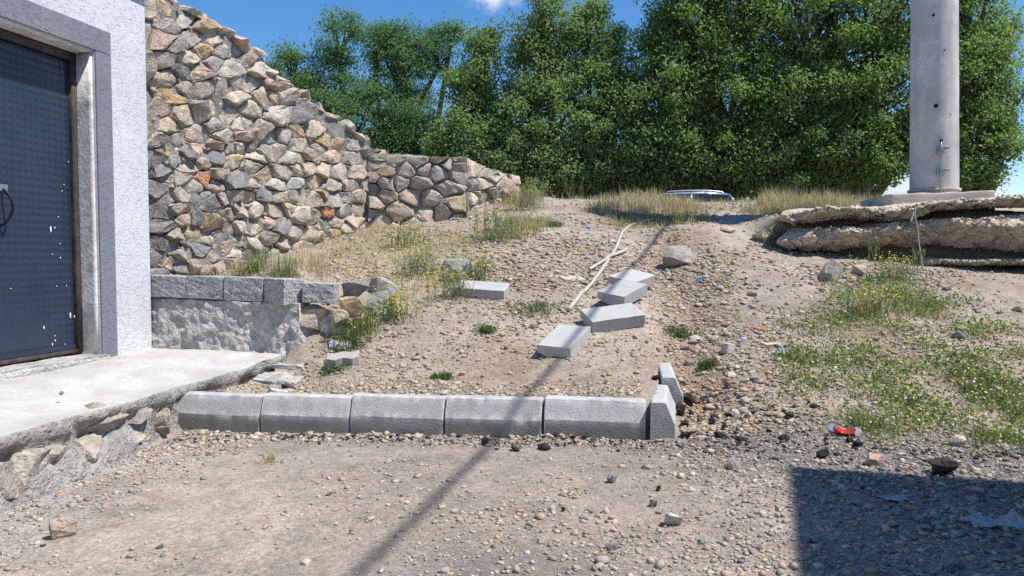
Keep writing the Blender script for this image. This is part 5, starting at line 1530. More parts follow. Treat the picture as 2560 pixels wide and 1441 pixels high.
# asphalt lumps by the corner kerb and along the shadow edge
lumps = [(1722, 1018, 44, 36), (1702, 1045, 34, 40), (1712, 1072, 30, 26), (1716, 1098, 46, 22), (1760, 1010, 36, 22), (1752, 1058, 26, 18), (1782, 1062, 28, 16), (1806, 1098, 52, 18), (1822, 972, 28, 16), (1706, 968, 22, 14), (1640, 952, 26, 16), (1814, 1078, 24, 18),
         (1858, 1108, 38, 16), (1648, 1232, 22, 16), (1636, 1272, 30, 22), (1380, 1275, 12, 12), (1408, 1281, 13, 13), (1212, 1115, 34, 22), (1290, 1130, 40, 16), (1362, 1128, 44, 18), (2370, 1195, 84, 44), (2060, 1150, 40, 26), (2150, 1120, 36, 16), (2128, 1110, 30, 14), (1962, 1104, 50, 14), (1730, 1040, 22, 20)]
LUMPS = set()
lab_l = ['biggest asphalt lump leaning on the corner kerb stone', 'upright asphalt lump touching the corner kerb side', 'asphalt lump low against the corner kerb stone', 'flat asphalt lump at the foot of the corner kerb stone']
for i, (px, py, w, h) in enumerate(lumps):
    if i < 4: lab, g = lab_l[i], 'asphalt lumps at the corner kerb'
    elif (px, py) == (2370, 1195): lab, g = 'large dark earthy asphalt lump at the upper edge of the big shadow', None
    elif px > 1690 and px < 1960 and py < 1120: lab, g = ('%s asphalt lump %s the hollow beside the corner kerb stones' % ('broad' if w > 35 else 'chunky' if h > 18 else 'thin' if h < 16 else 'little', 'at the far rim of' if py < 1000 else 'in the middle of' if py < 1050 else 'at the outer end of' if px > 1800 else 'at the road edge of')), 'asphalt lumps in the hollow'
    elif px < 1420: lab, g = ('%s black asphalt crumb on the road before %s' % ({1380: 'round', 1408: 'second round', 1212: 'tall', 1290: 'flat', 1362: 'broad'}[px], {1380: 'the fifth kerb stone, alone', 1408: 'the fifth kerb stone, by another', 1212: 'the fourth kerb stone in the cable shadow', 1290: 'the fourth kerb stone', 1362: 'the joint of the last kerb stones'}[px])), 'asphalt crumbs before the kerb row'
    elif px > 1950: lab, g = ({2060: 'earthy asphalt crumb at the shadow corner', 2150: 'asphalt crumb just below the crushed can', 2128: 'small asphalt crumb touching the crushed can shadow', 1962: 'long flat asphalt crumb between corner kerb and can'}[px]), 'asphalt crumbs near the can'
    else: lab, g = ({1640: 'black asphalt crumb on the earth behind the last kerb stone', 1648: 'black asphalt crumb on the road, upper of a pair', 1636: 'larger black asphalt crumb on the road, lower of a pair'}[px]), 'asphalt crumbs at the row end'
    for alt in ('knobbly', 'squat', 'crumbly', 'dusty'):
        if lab not in LUMPS: break
        lab = alt + ' ' + lab.split(' ', 1)[1]
    LUMPS.add(lab)
    rock('asphalt_lump', lab, 'asphalt lump', px, py, w * .8, h * .85, (.035, .033, .032) if px != 2370 else (.06, .05, .04), 500 + i, .1, .8, .3 * i, .2, 20, 2, .26, g, 'asphalt')

# ------------------------------------------------------------------ loose stones and gravel
def in_frame(p, m=30):
    """rough test of whether the picture shows a ground point"""
    v = np.asarray(p) - np.array([0, 0, CAM_Z])
    c, s = math.cos(PITCH), math.sin(PITCH)
    zc = v[:, 1] * c - v[:, 2] * s; yc = v[:, 1] * s + v[:, 2] * c
    px = 1280 + FPX * v[:, 0] / np.maximum(zc, .1); py = 720 - FPX * yc / np.maximum(zc, .1)
    return px, py

def free(x, y):
    """open ground: not under the walkway, block wall, kerb row or corner kerbs"""
    t = (x - KL[0]) * RD[0] + (y - KL[1]) * RD[1]; s = (x - KL[0]) * RP[0] + (y - KL[1]) * RP[1]
    ok = ~((t > -.1) & (t < row_len + .22) & (s > -.015) & (s < .17))
    ok &= ~((t > row_len - .05) & (t < row_len + .24) & (s > -.05) & (s < 1.5))
    ok &= ~((x < slab_edge_x(y) + .06) & (y < 7.4))
    ok &= ~((x < -1.95) & (y > 6.8) & (y < 7.75))
    return ok

PEB_COL = np.array([[.49, .42, .345], [.53, .47, .40], [.41, .35, .29], [.36, .335, .305], [.29, .285, .285], [.24, .245, .25], [.48, .37, .28], [.57, .52, .45], [.40, .39, .365], [.44, .34, .27], [.12, .118, .116], [.52, .44, .345]])

def gravel_density(x, y):
    p = xy3(x, y)
    s = (x - KL[0]) * RP[0] + (y - KL[1]) * RP[1]; t = (x - KL[0]) * RD[0] + (y - KL[1]) * RD[1]
    base = sstep(-.2, .35, fbm(p, 1.3, 5, 91)) * .95 + .10
    d = np.where(s < 0, base * (.35 + .9 * sstep(-1.0, 1.8, x)), base)
    d += 1.6 * np.exp(-((s + .10) / .12) ** 2) * (t > 0) * (t < row_len + .4)          # crumbs swept against the kerb
    d += 1.3 * np.exp(-((s - .32) / .22) ** 2) * (t > 0) * (t < row_len)                # stones behind it
    gx = x - (1.75 + .13 * (y - 6))
    d += 1.5 * np.exp(-(gx / .45) ** 2) * sstep(5.4, 6.2, y) * (1 - sstep(10, 11.5, y)) # stony gully
    d += 1.6 * np.exp(-(((x - 1.7) / .7) ** 2 + ((y - 5.3) / .6) ** 2))
    d += .9 * np.exp(-((x - slab_edge_x(y) - .2) / .3) ** 2) * (y < 5.8)
    d += 1.3 * sstep(.6, 1.9, x) * (s < .2)
    d += .55 * np.exp(-(((x - .4) / 1.2) ** 2 + ((y - 9.6) / 1.8) ** 2))
    return np.clip(d, 0, 2.2)

def scatter(n, x0, x1, y0, y1, seed, dens=True, power=1.0):
    g = np.random.default_rng(seed)
    x = g.uniform(x0, x1, n); y = y0 + (y1 - y0) * g.uniform(0, 1, n) ** power
    k = free(x, y)
    if dens: k &= g.uniform(0, 1.6, n) < gravel_density(x, y)
    x, y = x[k], y[k]
    P = np.stack([x, y, ground_z(x, y)], -1)
    px, py = in_frame(P)
    k = (px > -60) & (px < 2640) & (py < 1500)
    return P[k]

def gravel_cols(P, seed):
    g = np.random.default_rng(seed)
    w = np.array([1.6, 1.4, 1.3, .9, .45, .25, .6, .8, .8, .5, .08, 1.2]); w /= w.sum()
    c = PEB_COL[g.choice(len(PEB_COL), len(P), p=w)].copy()
    road_right = sstep(.9, 2.2, P[:, 0]) * (P[:, 1] < 5.2)
    grey = PEB_COL[g.choice([3, 4, 5, 8, 10, 2], len(P))]
    k = g.uniform(0, 1, len(P)) < road_right * .65
    c[k] = grey[k]
    s = (P[:, 0] - KL[0]) * RP[0] + (P[:, 1] - KL[1]) * RP[1]
    blk = (g.uniform(0, 1, len(P)) < .30 * np.exp(-((s + .1) / .22) ** 2) + .22 * (np.hypot((P[:, 0] - 1.7) / .7, (P[:, 1] - 5.5) / .5) < 1))
    c[blk] = np.array([.045, .043, .042])
    warm = np.where((s > 0)[:, None], np.array([[.98, .92, .82]]), np.array([[.96, .93, .88]]))
    return c * warm * g.uniform(.74, 1.08, (len(P), 1))

def build_gravel():
    vs, fs, cs, off = [], [], [], 0
    def add(v, f, c):
        nonlocal off
        vs.append(v); fs.append(f + off); cs.append(c); off += len(v)
    lay = [(95000, -3.1, 3.4, 2.7, 5.6, .003, .0075, True, 601), (17000, -3.0, 3.4, 2.7, 5.6, .008, .016, False, 602), (2300, -2.9, 3.4, 2.8, 5.6, .015, .028, False, 603),
           (70000, -3.2, 5.4, 5.1, 9.2, .006, .013, True, 604), (17000, -3.2, 5.6, 5.1, 9.5, .012, .025, False, 605), (2000, -2.6, 5.6, 5.2, 9.8, .024, .040, False, 606),
           (24000, -3.4, 6.3, 8.6, 14.0, .012, .024, True, 607), (5000, -3.4, 5.5, 8.6, 13.6, .022, .045, False, 608)]
    for n, x0, x1, y0, y1, r0, r1, simple, sd in lay:
        P = scatter(n, x0, x1, y0, y1, sd)
        g = np.random.default_rng(sd + 50)
        rad = r0 + (r1 - r0) * g.uniform(0, 1, len(P)) ** 1.8
        cl = gravel_cols(P, sd + 20)
        if simple:
            add(*pebble_cloud(P, rad, cl, .62, 1, sd + 30))
        else:                                   # one part worn pebbles, two parts sharp chips
            h = len(P) // 3
            add(*pebble_cloud(P[:h], rad[:h], cl[:h], .6, 0, sd + 30)); add(*pebble_cloud(P[h:], rad[h:], cl[h:], .62, 2, sd + 31))
    o = link('gravel', mesh_np('gravel', np.vstack(vs), [np.vstack(fs)], np.vstack(cs), MAT['gravel']))
    tag(o, 'mixed fine gravel and crumbs strewn over road and slope', 'gravel', None, 'stuff')
build_gravel()

# about 300 stones that show largest, each on its own
def build_loose_stones():
    r = random.Random(31)
    shapes = []
    for k in range(14):
        rr = random.Random(900 + k)
        bm = hull_rock(rock_points(1.0, .78, .58, rr, 15, .35 if k % 3 else .1), 1, .10, 1.2, 900 + k)
        co = np.array([q.co[:] for q in bm.verts])
        cb = [(.43, .36, .285), (.47, .41, .34), (.34, .29, .235), (.29, .27, .25), (.22, .22, .225), (.42, .29, .20), (.48, .43, .36)][k % 7]
        shapes.append(bm_mesh('stone', bm, MAT['gravel'], k % 3 == 0, stone_cols(co * .3 + k, cb, 900 + k)))
    regs = [  # polygon-ish pixel boxes with counts, sizes (px) and what tells them apart
        ((1660, 690, 1900, 880), 62, (12, 34), 'pale angular stone in the stony gully beyond the loose kerb pile', 'stones in the stony gully'),
        ((1690, 890, 1900, 1110), 34, (12, 34), 'stone mixed with asphalt lumps beside the corner kerb stones', 'stones beside the corner kerb stones'),
        ((1010, 930, 1610, 992), 30, (10, 28), 'stone lying on the earth just behind the laid kerb row', 'stones behind the kerb row'),
        ((520, 962, 700, 994), 14, (12, 26), 'cream chip between the walkway and the first kerb stone', 'chips behind the first kerb stone'),
        ((1990, 1200, 2550, 1436), 66, (14, 36), 'rounded cobble lying inside the dark rectangular shadow', 'cobbles in the shadow'),
        ((1430, 1150, 1960, 1436), 40, (11, 26), 'pebble on the sunlit gravelly road beside the dark shadow', 'pebbles on the sunlit road'),
        ((1230, 640, 1500, 800), 34, (11, 30), 'limestone chunk on the slope beside the long pale hose', 'stones by the hose'),
        ((2330, 720, 2555, 900), 20, (12, 36), 'stone on the bare bank beneath the thin concrete sheet', 'stones under the slabs')]
    marks = [(1412, 890, 'the lowest loose kerb stone'), (1530, 815, 'the crosswise loose kerb stone'), (1700, 668, 'the conglomerate boulder'), (1700, 842, 'the gully green tuft'), (1822, 888, 'the small concrete cube'), (1858, 869, 'the narrow white chip'),
             (1908, 829, 'the terracotta shard'), (1934, 868, 'the flat pale flake'), (1655, 1110, 'the corner kerb stone'), (1700, 960, 'the rear corner kerb stone'), (1806, 1098, 'the flat asphalt crumbs'), (1490, 1010, 'the last row kerb stone'), (1230, 1005, 'the fourth kerb stone'),
             (990, 1000, 'the middle kerb stone'), (540, 995, 'the first kerb stone'), (692, 990, 'the white plaster chunk'), (2112, 1092, 'the crushed can'), (2370, 1195, 'the large asphalt lump'), (2492, 1318, 'the crumpled plastic sheet'), (2236, 1250, 'the torn plastic piece'),
             (2192, 1168, 'the pinkish blocky stone'), (1836, 1176, 'the light cobble'), (1682, 1322, 'the mortar-crusted stone'), (1534, 1378, 'the flat grey rock'), (1531, 1210, 'the blue-grey stone'), (1636, 1272, 'the black crumb pair'), (2000, 1300, 'the long edge of the shadow'),
             (2010, 1425, 'the shadow edge foot'), (2250, 1420, 'the bottom of the picture in shadow'), (1335, 826, 'the round tan cobble'), (1340, 776, 'the green mat by the hose end'), (1432, 704, 'the flat concrete piece'), (1475, 686, 'the short hose piece'), (1250, 735, 'the lone kerb stone'),
             (2430, 660, 'the thin concrete sheet'), (2310, 695, 'the foot of the conduit'), (2540, 880, 'the weedy bank top'), (2402, 1119, 'the pale rounded stone'), (1748, 702, 'the dark blue scrap'), (1770, 920, 'the small gully plant')]
    USED = set()
    CN = ['tan', 'cream', 'brown-grey', 'grey', 'slate-grey', 'rusty', 'pale']
    for (x0, y0, x1, y1), n, (s0, s1), lab, grp in regs:
        for k in range(n):
            px, py = r.uniform(x0, x1), r.uniform(y0, y1)
            p = on(px, py)
            if not bool(free(np.array([p.x]), np.array([p.y]))[0]): continue
            sc = (p - Vector((0, 0, CAM_Z))).length / FPX
            spx = s0 + (s1 - s0) * r.random() ** 2.2
            w = spx * sc / 2
            pool = list(range(14)) if grp != 'cobbles in the shadow' else [0, 3, 4, 6, 9, 10, 12, 2]
            i = r.choice(pool)
            o = link('stone', shapes[i], None, p + Vector((0, 0, w * .25)), (r.uniform(-.3, .3), r.uniform(-.3, .3), r.uniform(0, 6.28)))
            o.scale = (w * r.uniform(.9, 1.15), w * r.uniform(.85, 1.1), w * r.uniform(.75, 1.1))
            near = sorted(marks, key=lambda q: (q[0] - px) ** 2 + (2.2 * (q[1] - py)) ** 2)[:4]
            for mx, my, mk in near:
              dx, dy = px - mx, py - my
              rel = 'touching' if math.hypot(dx, dy) < 14 else ('close in front of' if dy < 26 else 'some way in front of') if dy > abs(dx) * .4 else ('close behind' if dy > -26 else 'some way behind') if dy < -abs(dx) * .4 else 'close beside' if abs(dx) < 45 else 'off to the side of'
              size = 'tiny' if spx < s0 * 1.12 else 'small' if spx < s0 * 1.45 else 'medium' if spx < s0 * 1.95 else 'large'
              shp = 'rounded' if i % 3 == 0 else 'angular'
              place_ = ', in the shadow' if grp == 'cobbles in the shadow' else ''
              lab_ = f"{size} {CN[i % 7]} {shp} stone {rel} {mk}{place_}".replace('the bottom of the picture in shadow', 'the bottom edge').replace('some way in front of', 'well before').replace('close in front of', 'before').replace('off to the side of', 'aside from')
              if lab_ not in USED: break
            USED.add(lab_)
            tag(o, lab_, 'stone', grp, 'thing')
build_loose_stones()

# ------------------------------------------------------------------ plants: vectorised blades, leaves and flowers
class Sprigs:
    def __init__(self): self.v, self.f3, self.f4, self.c, self.n = [], [], [], [], 0
    def _push(self, v, c, f3=None, f4=None):
        m = v.shape[1]; k = np.arange(len(v))[:, None, None] * m + self.n
        if f3 is not None: self.f3.append((np.array(f3)[None] + k).reshape(-1, 3))
        if f4 is not None: self.f4.append((np.array(f4)[None] + k).reshape(-1, 4))
        self.v.append(v.reshape(-1, 3)); self.c.append(np.repeat(c, m, 0)); self.n += v.shape[0] * m
    def blades(self, P, ang, lean, length, width, bend, col):
        """curved tapering blades: root, middle pair, tip"""
        d = np.stack([np.cos(ang), np.sin(ang), np.zeros_like(ang)], -1); side = np.stack([-np.sin(ang), np.cos(ang), np.zeros_like(ang)], -1)
        up = np.array([0, 0, 1.0])
        def pt(t, ln):
            a = lean + bend * t
            return P + (d * np.sin(a)[:, None] + up * np.cos(a)[:, None]) * (ln * t)[:, None]
        m = pt(np.full(len(P), .55), length); t = pt(np.ones(len(P)), length); w = width[:, None] * side * .5
        self._push(np.stack([P - w, P + w, m + w * .8, m - w * .8, t], 1), col, [[3, 2, 4]], [[0, 1, 2, 3]])
    def leaves(self, P, D, Nn, length, width, col, fold=.25):
        """diamond leaves folded along the midrib"""
        sd = np.cross(D, Nn); sd /= np.linalg.norm(sd, axis=1)[:, None] + 1e-9
        l = length[:, None]; w = width[:, None] * .5
        mid = P + D * l * .45
        self._push(np.stack([P, mid + sd * w + Nn * w * fold, P + D * l, mid - sd * w + Nn * w * fold], 1), col, [[0, 1, 2], [0, 2, 3]])
    def discs(self, P, rad, col, seed=0, tilt=.5):
        g = np.random.default_rng(seed); n = len(P); k = 6
        nn = np.stack([g.normal(0, tilt, n), g.normal(0, tilt, n) - .25, np.ones(n)], -1); nn /= np.linalg.norm(nn, axis=1)[:, None]
        a = np.cross(nn, [1.0, 0, 0]); a /= np.linalg.norm(a, axis=1)[:, None]; b = np.cross(nn, a)
        th = np.arange(k) * 2 * np.pi / k
        v = P[:, None] + rad[:, None, None] * (np.cos(th)[None, :, None] * a[:, None] + np.sin(th)[None, :, None] * b[:, None])
        self._push(v, col, [[0, 1, 2], [0, 2, 3], [0, 3, 4], [0, 4, 5]])
    def mesh(self, name, mat):
        f = []
        if self.f3: f.append(np.vstack(self.f3))
        if self.f4: f.append(np.vstack(self.f4))
        return mesh_np(name, np.vstack(self.v), f, np.vstack(self.c), mat)

def unit(g, n):
    v = g.normal(0, 1, (n, 3)); return v / np.linalg.norm(v, axis=1)[:, None]

def vary(g, base, n, amt=.2):
    return np.array(base)[None] * g.uniform(1 - amt, 1 + amt, (n, 1)) * g.uniform(.93, 1.07, (n, 3))

# ------------------------------------------------------------------ trees
def limb(vs, fs, off, a, b, r0, r1, g, n=7, sag=.0):
    a, b = np.array(a, float), np.array(b, float)
    L_ = np.linalg.norm(b - a)
    mid = (a + b) / 2 + g.normal(0, .07, 3) * L_ + np.array([0, 0, sag * L_])
    P = smooth_path([a, mid, b], n)
    v, f = tube_np(P, np.linspace(r0, r1, n), 6, False)
    vs.append(v); fs += [q + off for q in f]
    return off + len(v), P

def make_tree(name, label, base, lobes, leaf, colA, colB, per, seed, style='broad', trunk_r=.16, group='trees behind the crest', crown_gap=.0):
    """base: foot; lobes: (centre xyz, radii xyz, number of clumps) in world metres"""
    g = np.random.default_rng(seed)
    base = np.array(base, float)
    root = empty(name, tuple(base), label, 'tree', group)
    vs, fs, off = [], [], 0
    sp = Sprigs()
    for (c, rad, ncl) in lobes:
        c, rad = np.array(c, float), np.array(rad, float)
        lo = base + np.array([0, 0, .3]); hub = c - np.array([0, 0, rad[2] * .45])
        off, _ = limb(vs, fs, off, lo - base, hub - base, trunk_r, trunk_r * .5, g, 9)
        ncl = max(3, int(ncl * (1.25 if style == 'locust' else .84)))
        u = unit(g, ncl); rr = g.uniform(.25, 1.0, ncl) ** .42 * g.uniform(.82, 1.26, ncl)
        cen = c + u * rr[:, None] * rad
        cen = cen[cen[:, 2] > base[2] + .15]
        for q in cen[::2]:
            off, _ = limb(vs, fs, off, (hub + (q - hub) * g.uniform(.0, .35)) - base, q - base, trunk_r * .26, .02, g, 5, .06)
        m = len(cen)
        if style in ('broad', 'locust'):
            loc_ = style == 'locust'
            k = per
            cc = np.repeat(cen, k, 0); n = len(cc)
            dirs = unit(g, n); spread = np.repeat(g.uniform(.24, .56, m), k)
            P = cc + dirs * (g.uniform(0, 1, n) ** .5 * spread * 1.2)[:, None] * (np.array([1.3, 1.3, .72]) if loc_ else np.array([1.15, 1.15, .85]))
            D = unit(g, n) + np.array([0, 0, -.45]) + (P - c) * .12; D /= np.linalg.norm(D, axis=1)[:, None]
            Nn = unit(g, n) * .75 + np.array([.5, -.35, .8]); Nn -= D * (Nn * D).sum(1)[:, None]; Nn /= np.linalg.norm(Nn, axis=1)[:, None]
            ln = leaf * g.uniform(.7, 1.25, n)
            mixv = np.repeat(g.uniform(0, 1, m), k)[:, None] * .6 + g.uniform(0, .4, (n, 1))
            col = np.array(colA) * (1 - mixv) + np.array(colB) * mixv
            sp.leaves(P, D, Nn, ln, ln * (g.uniform(.34, .48, n) if loc_ else g.uniform(.5, .68, n)), col * g.uniform(.8, 1.2, (n, 1)), .3)
        else:                                            # feathery pinnate fronds, drooping in layers
            k = per
            cc = np.repeat(cen, k, 0); n = len(cc)
            az = g.uniform(0, 2 * np.pi, n)
            D = np.stack([np.cos(az), np.sin(az), g.uniform(-.75, .25, n)], -1); D /= np.linalg.norm(D, axis=1)[:, None]
            P = cc + np.stack([g.normal(0, .36, n), g.normal(0, .36, n), g.normal(0, .19, n)], -1)
            fl = leaf * g.uniform(.7, 1.2, n)
            sd = np.cross(D, [0, 0, 1.0]); sd /= np.linalg.norm(sd, axis=1)[:, None]
            up = np.cross(sd, D)
            mixv = np.repeat(g.uniform(0, 1, m), k)[:, None] * .7 + g.uniform(0, .3, (n, 1))
            col = (np.array(colA) * (1 - mixv) + np.array(colB) * mixv) * g.uniform(.85, 1.15, (n, 1))
            for j in range(5):
                t = .2 + .18 * j
                for s in (-1, 1):
                    q = P + D * (fl * t)[:, None] - up * (fl * t * t * .35)[:, None]
                    dd_ = D * .45 + sd * s * .9; dd_ /= np.linalg.norm(dd_, axis=1)[:, None]
                    sp.leaves(q, dd_, up + sd * s * .2, fl * .30, fl * .15, col, .15)
    v = np.vstack(vs)
    link('trunk', mesh_np('trunk', v, fs, None, MAT['bark'], True), root)
    o = link('crown', sp.mesh('crown', MAT['leaf']), root); o.location = -Vector(base)
    return root

def px_lobe(px, py, d, rx, rz, n, ry=None):
    p = at(px, py, d); s = d / FPX
    return ((p.x, p.y, p.z), (rx * s, (ry or min(rx, rz)) * s, rz * s), n)

LOC_A, LOC_B = (.080, .17, .078), (.14, .24, .10)
POP_A, POP_B = (.14, .225, .088), (.25, .335, .15)
BIG_A, BIG_B = (.12, .205, .072), (.215, .30, .12)
def foot(px, d):
    p = at(px, 480, d); return (p.x, d, 1.85)
make_tree('locust_tree', 'feathery locust tree rising just beyond the sloping stone wall top', foot(800, 27.0),
          [px_lobe(800, 270, 27.0, 95, 110, 60), px_lobe(850, 120, 27.0, 46, 82, 26), px_lobe(730, 190, 26.5, 42, 62, 18), px_lobe(880, 330, 26.5, 95, 100, 55), px_lobe(690, 150, 27.5, 14, 26, 4), px_lobe(760, 330, 26.5, 80, 100, 40)],
          .115, LOC_A, LOC_B, 170, 801, 'locust')
make_tree('locust_tree', 'feathery locust tree with tall pointed crown between wall and pale-leaved trees', foot(1000, 28.0),
          [px_lobe(1000, 170, 28.0, 66, 105, 50), px_lobe(995, 95, 28.0, 32, 48, 14), px_lobe(935, 110, 27.9, 34, 40, 12), px_lobe(1095, 140, 28.5, 46, 62, 22), px_lobe(970, 290, 27.5, 95, 90, 55), px_lobe(1040, 350, 27.5, 90, 80, 48), px_lobe(960, 400, 27.0, 110, 60, 50), px_lobe(1125, 95, 28.5, 24, 34, 8)],
          .115, LOC_A, LOC_B, 170, 802, 'locust')
make_tree('poplar_tree', 'pale-leaved tree with loose airy top beside the locust trees', foot(1215, 26.0),
          [px_lobe(1215, 200, 26.0, 60, 110, 44), px_lobe(1205, 95, 26.0, 26, 44, 12), px_lobe(1160, 240, 25.8, 56, 76, 30), px_lobe(1190, 320, 25.5, 100, 80, 60), px_lobe(1240, 400, 25.1, 110, 76, 64), px_lobe(1130, 380, 25.5, 70, 70, 34)],
          .115, POP_A, POP_B, 165, 803)
make_tree('poplar_tree', 'tallest pale-leaved tree right under the small white cloud', foot(1350, 25.5),
          [px_lobe(1345, 60, 25.5, 48, 110, 46), px_lobe(1335, 190, 25.5, 70, 110, 60), px_lobe(1400, 120, 25.7, 52, 84, 34), px_lobe(1360, 310, 25.1, 110, 100, 84), px_lobe(1370, 420, 24.7, 120, 66, 70)],
          .115, POP_A, POP_B, 165, 804)
make_tree('poplar_tree', 'pale-leaved tree with forked top next to the gap of sky', foot(1485, 26.0),
          [px_lobe(1475, 110, 26.0, 48, 96, 44), px_lobe(1490, 30, 26.0, 22, 36, 10), px_lobe(1535, 95, 26.0, 22, 48, 12), px_lobe(1500, 240, 25.5, 90, 100, 72), px_lobe(1560, 190, 25.7, 36, 60, 18), px_lobe(1530, 360, 25.0, 110, 100, 84), px_lobe(1500, 440, 24.5, 120, 50, 60)],
          .115, POP_A, POP_B, 165, 805)
make_tree('broadleaf_tree', 'huge dense dark green tree behind the parked car', foot(1800, 25.0),
          [px_lobe(1720, 120, 25.0, 120, 160, 120), px_lobe(1672, 80, 25.0, 44, 100, 34), px_lobe(1850, 60, 25.0, 130, 170, 110), px_lobe(1780, -120, 25.5, 170, 150, 90), px_lobe(1680, 260, 24.5, 130, 110, 100), px_lobe(1830, 260, 24.3, 150, 120, 116), px_lobe(1660, 390, 24.1, 120, 92, 86), px_lobe(1800, 400, 23.9, 150, 90, 100)],
          .122, BIG_A, BIG_B, 160, 806, trunk_r=.24)
make_tree('broadleaf_tree', 'huge dense tree standing directly behind the concrete pole', foot(2090, 24.5),
          [px_lobe(2020, 70, 24.5, 140, 170, 120), px_lobe(2180, 40, 24.5, 140, 180, 120), px_lobe(2080, -140, 25.0, 180, 150, 90), px_lobe(2000, 260, 24.1, 150, 120, 116), px_lobe(2160, 250, 23.9, 150, 130, 120), px_lobe(1960, 390, 23.7, 140, 92, 96), px_lobe(2110, 380, 23.5, 120, 80, 84), px_lobe(2260, 340, 24.0, 70, 76, 40), px_lobe(2190, 420, 23.5, 60, 36, 24)],
          .122, BIG_A, BIG_B, 160, 807, trunk_r=.26)
make_tree('broadleaf_tree', 'thinner drooping tree to the outer side of the concrete pole', foot(2440, 24.0),
          [px_lobe(2420, 60, 24.0, 70, 130, 64), px_lobe(2390, 240, 23.7, 90, 130, 84), px_lobe(2470, 170, 23.9, 62, 90, 42), px_lobe(2440, 340, 23.5, 78, 100, 60), px_lobe(2510, 60, 24.3, 44, 56, 16), px_lobe(2530, 250, 23.7, 44, 70, 16), px_lobe(2510, 380, 23.5, 50, 70, 20), px_lobe(2420, 440, 23.3, 80, 40, 30), px_lobe(2400, -120, 24.5, 110, 100, 60)],
          .122, BIG_A, BIG_B, 130, 808, trunk_r=.2)
# low bushes closing the ground behind the crest
for i, (px, py, d, rx, rz, n, lab) in enumerate(((1120, 436, 27.2, 150, 74, 110, 'low dark bush behind the low stone wall end'), (1420, 458, 26.8, 165, 66, 120, 'low dark bush under the pale-leaved trees'), (1700, 450, 26.6, 160, 70, 120, 'low dark bush behind the car roof'), (2000, 444, 26.6, 180, 72, 130, 'low dark bush under the huge tree near the pole'))):
    make_tree('bush', lab, foot(px, d), [px_lobe(px, py, d, rx, rz, n)], .165, BIG_A, BIG_B, 90, 820 + i, trunk_r=.06, group='bushes under the trees')

# ------------------------------------------------------------------ grass and weeds
STRAW, STRAW2, PINK = (.50, .42, .27), (.58, .50, .36), (.47, .36, .27)
GREEN, GREEN2, GREY_G, YEL_G = (.115, .17, .06), (.215, .25, .105), (.20, .245, .145), (.36, .35, .14)

def tuft_field(sp, P, g, cols, hlo, hhi, per, width=.006, spread=.05, lean=.35, bend=.5):
    n = len(P)
    cc = np.repeat(P, per, 0); m = len(cc)
    hs = np.repeat(g.uniform(hlo, hhi, n), per) * g.uniform(.55, 1.1, m)
    cc = cc + np.stack([g.normal(0, spread, m), g.normal(0, spread, m), np.full(m, -.01)], -1)
    ci = np.repeat(g.integers(0, len(cols), n), per)
    ci = np.where(g.uniform(0, 1, m) < .3, g.integers(0, len(cols), m), ci)
    col = np.array(cols)[ci] * g.uniform(.75, 1.2, (m, 1))
    sp.blades(cc, g.uniform(0, 2 * np.pi, m), np.abs(g.normal(0, lean, m)), hs, width * g.uniform(.6, 1.3, m), g.normal(0, bend, m), col)

def region_pts(g, n, poly_px, jitter=0):
    """ground points seen inside a picture polygon, spread evenly over the ground there"""
    poly = np.array(poly_px, float)
    W_ = np.array([list(on(*q)) for q in poly_px])
    x0, y0 = W_[:, :2].min(0); x1, y1 = W_[:, :2].max(0)
    x = g.uniform(x0, x1, n * 4); y = g.uniform(y0, y1, n * 4)
    inside = np.zeros(len(x), bool)
    for k in range(len(W_)):
        (ax, ay), (bx, by) = W_[k, :2], W_[(k + 1) % len(W_), :2]
        c = ((ay > y) != (by > y)) & (x < (bx - ax) * (y - ay) / (by - ay + 1e-12) + ax)
        inside ^= c
    inside &= free(x, y)
    x, y = x[inside][:n], y[inside][:n]
    return np.stack([x, y, ground_z(x, y)], -1)

def clumpy(P, scale, thr, seed):
    return P[fbm(np.c_[P[:, :2], np.zeros(len(P))], scale, 3, seed) > thr]

def build_crest_grass():
    g = np.random.default_rng(71)
    sp = Sprigs()
    def strip(n, x0, x1, y0, y1, cols, hlo, hhi, per, thr=-1, w=.007):
        x = g.uniform(x0, x1, n); y = g.uniform(y0, y1, n)
        P = np.stack([x, y, ground_z(x, y)], -1)
        if thr > -1: P = clumpy(P, .9, thr, 72)
        tuft_field(sp, P, g, cols, hlo, hhi, per, w, .06, .32, .6)
    strip(460, 1.2, 7.6, 12.9, 15.6, [STRAW, STRAW2, PINK, YEL_G], .08, .18, 10)
    strip(520, 1.1, 3.4, 12.9, 14.4, [STRAW, STRAW2, PINK], .15, .36, 12, .05)
    strip(460, 4.5, 7.0, 12.2, 13.6, [STRAW, PINK, STRAW2], .22, .46, 18, -.2)
    strip(170, 4.0, 5.6, 12.0, 13.0, [STRAW, YEL_G, GREEN2], .12, .25, 14)
    strip(260, -.2, 1.2, 13.2, 14.8, [STRAW, PINK], .15, .35, 10, .05)
    strip(220, .6, 7.5, 14.2, 16.5, [STRAW, STRAW2, GREEN2], .10, .24, 9)
    strip(160, 1.6, 3.4, 12.2, 13.0, [YEL_G, GREEN2, STRAW], .08, .18, 14)
    o = link('grass', sp.mesh('grass', MAT['grass']))
    tag(o, 'dry straw-coloured grass along the crest in front of the trees', 'grass', None, 'stuff')
build_crest_grass()

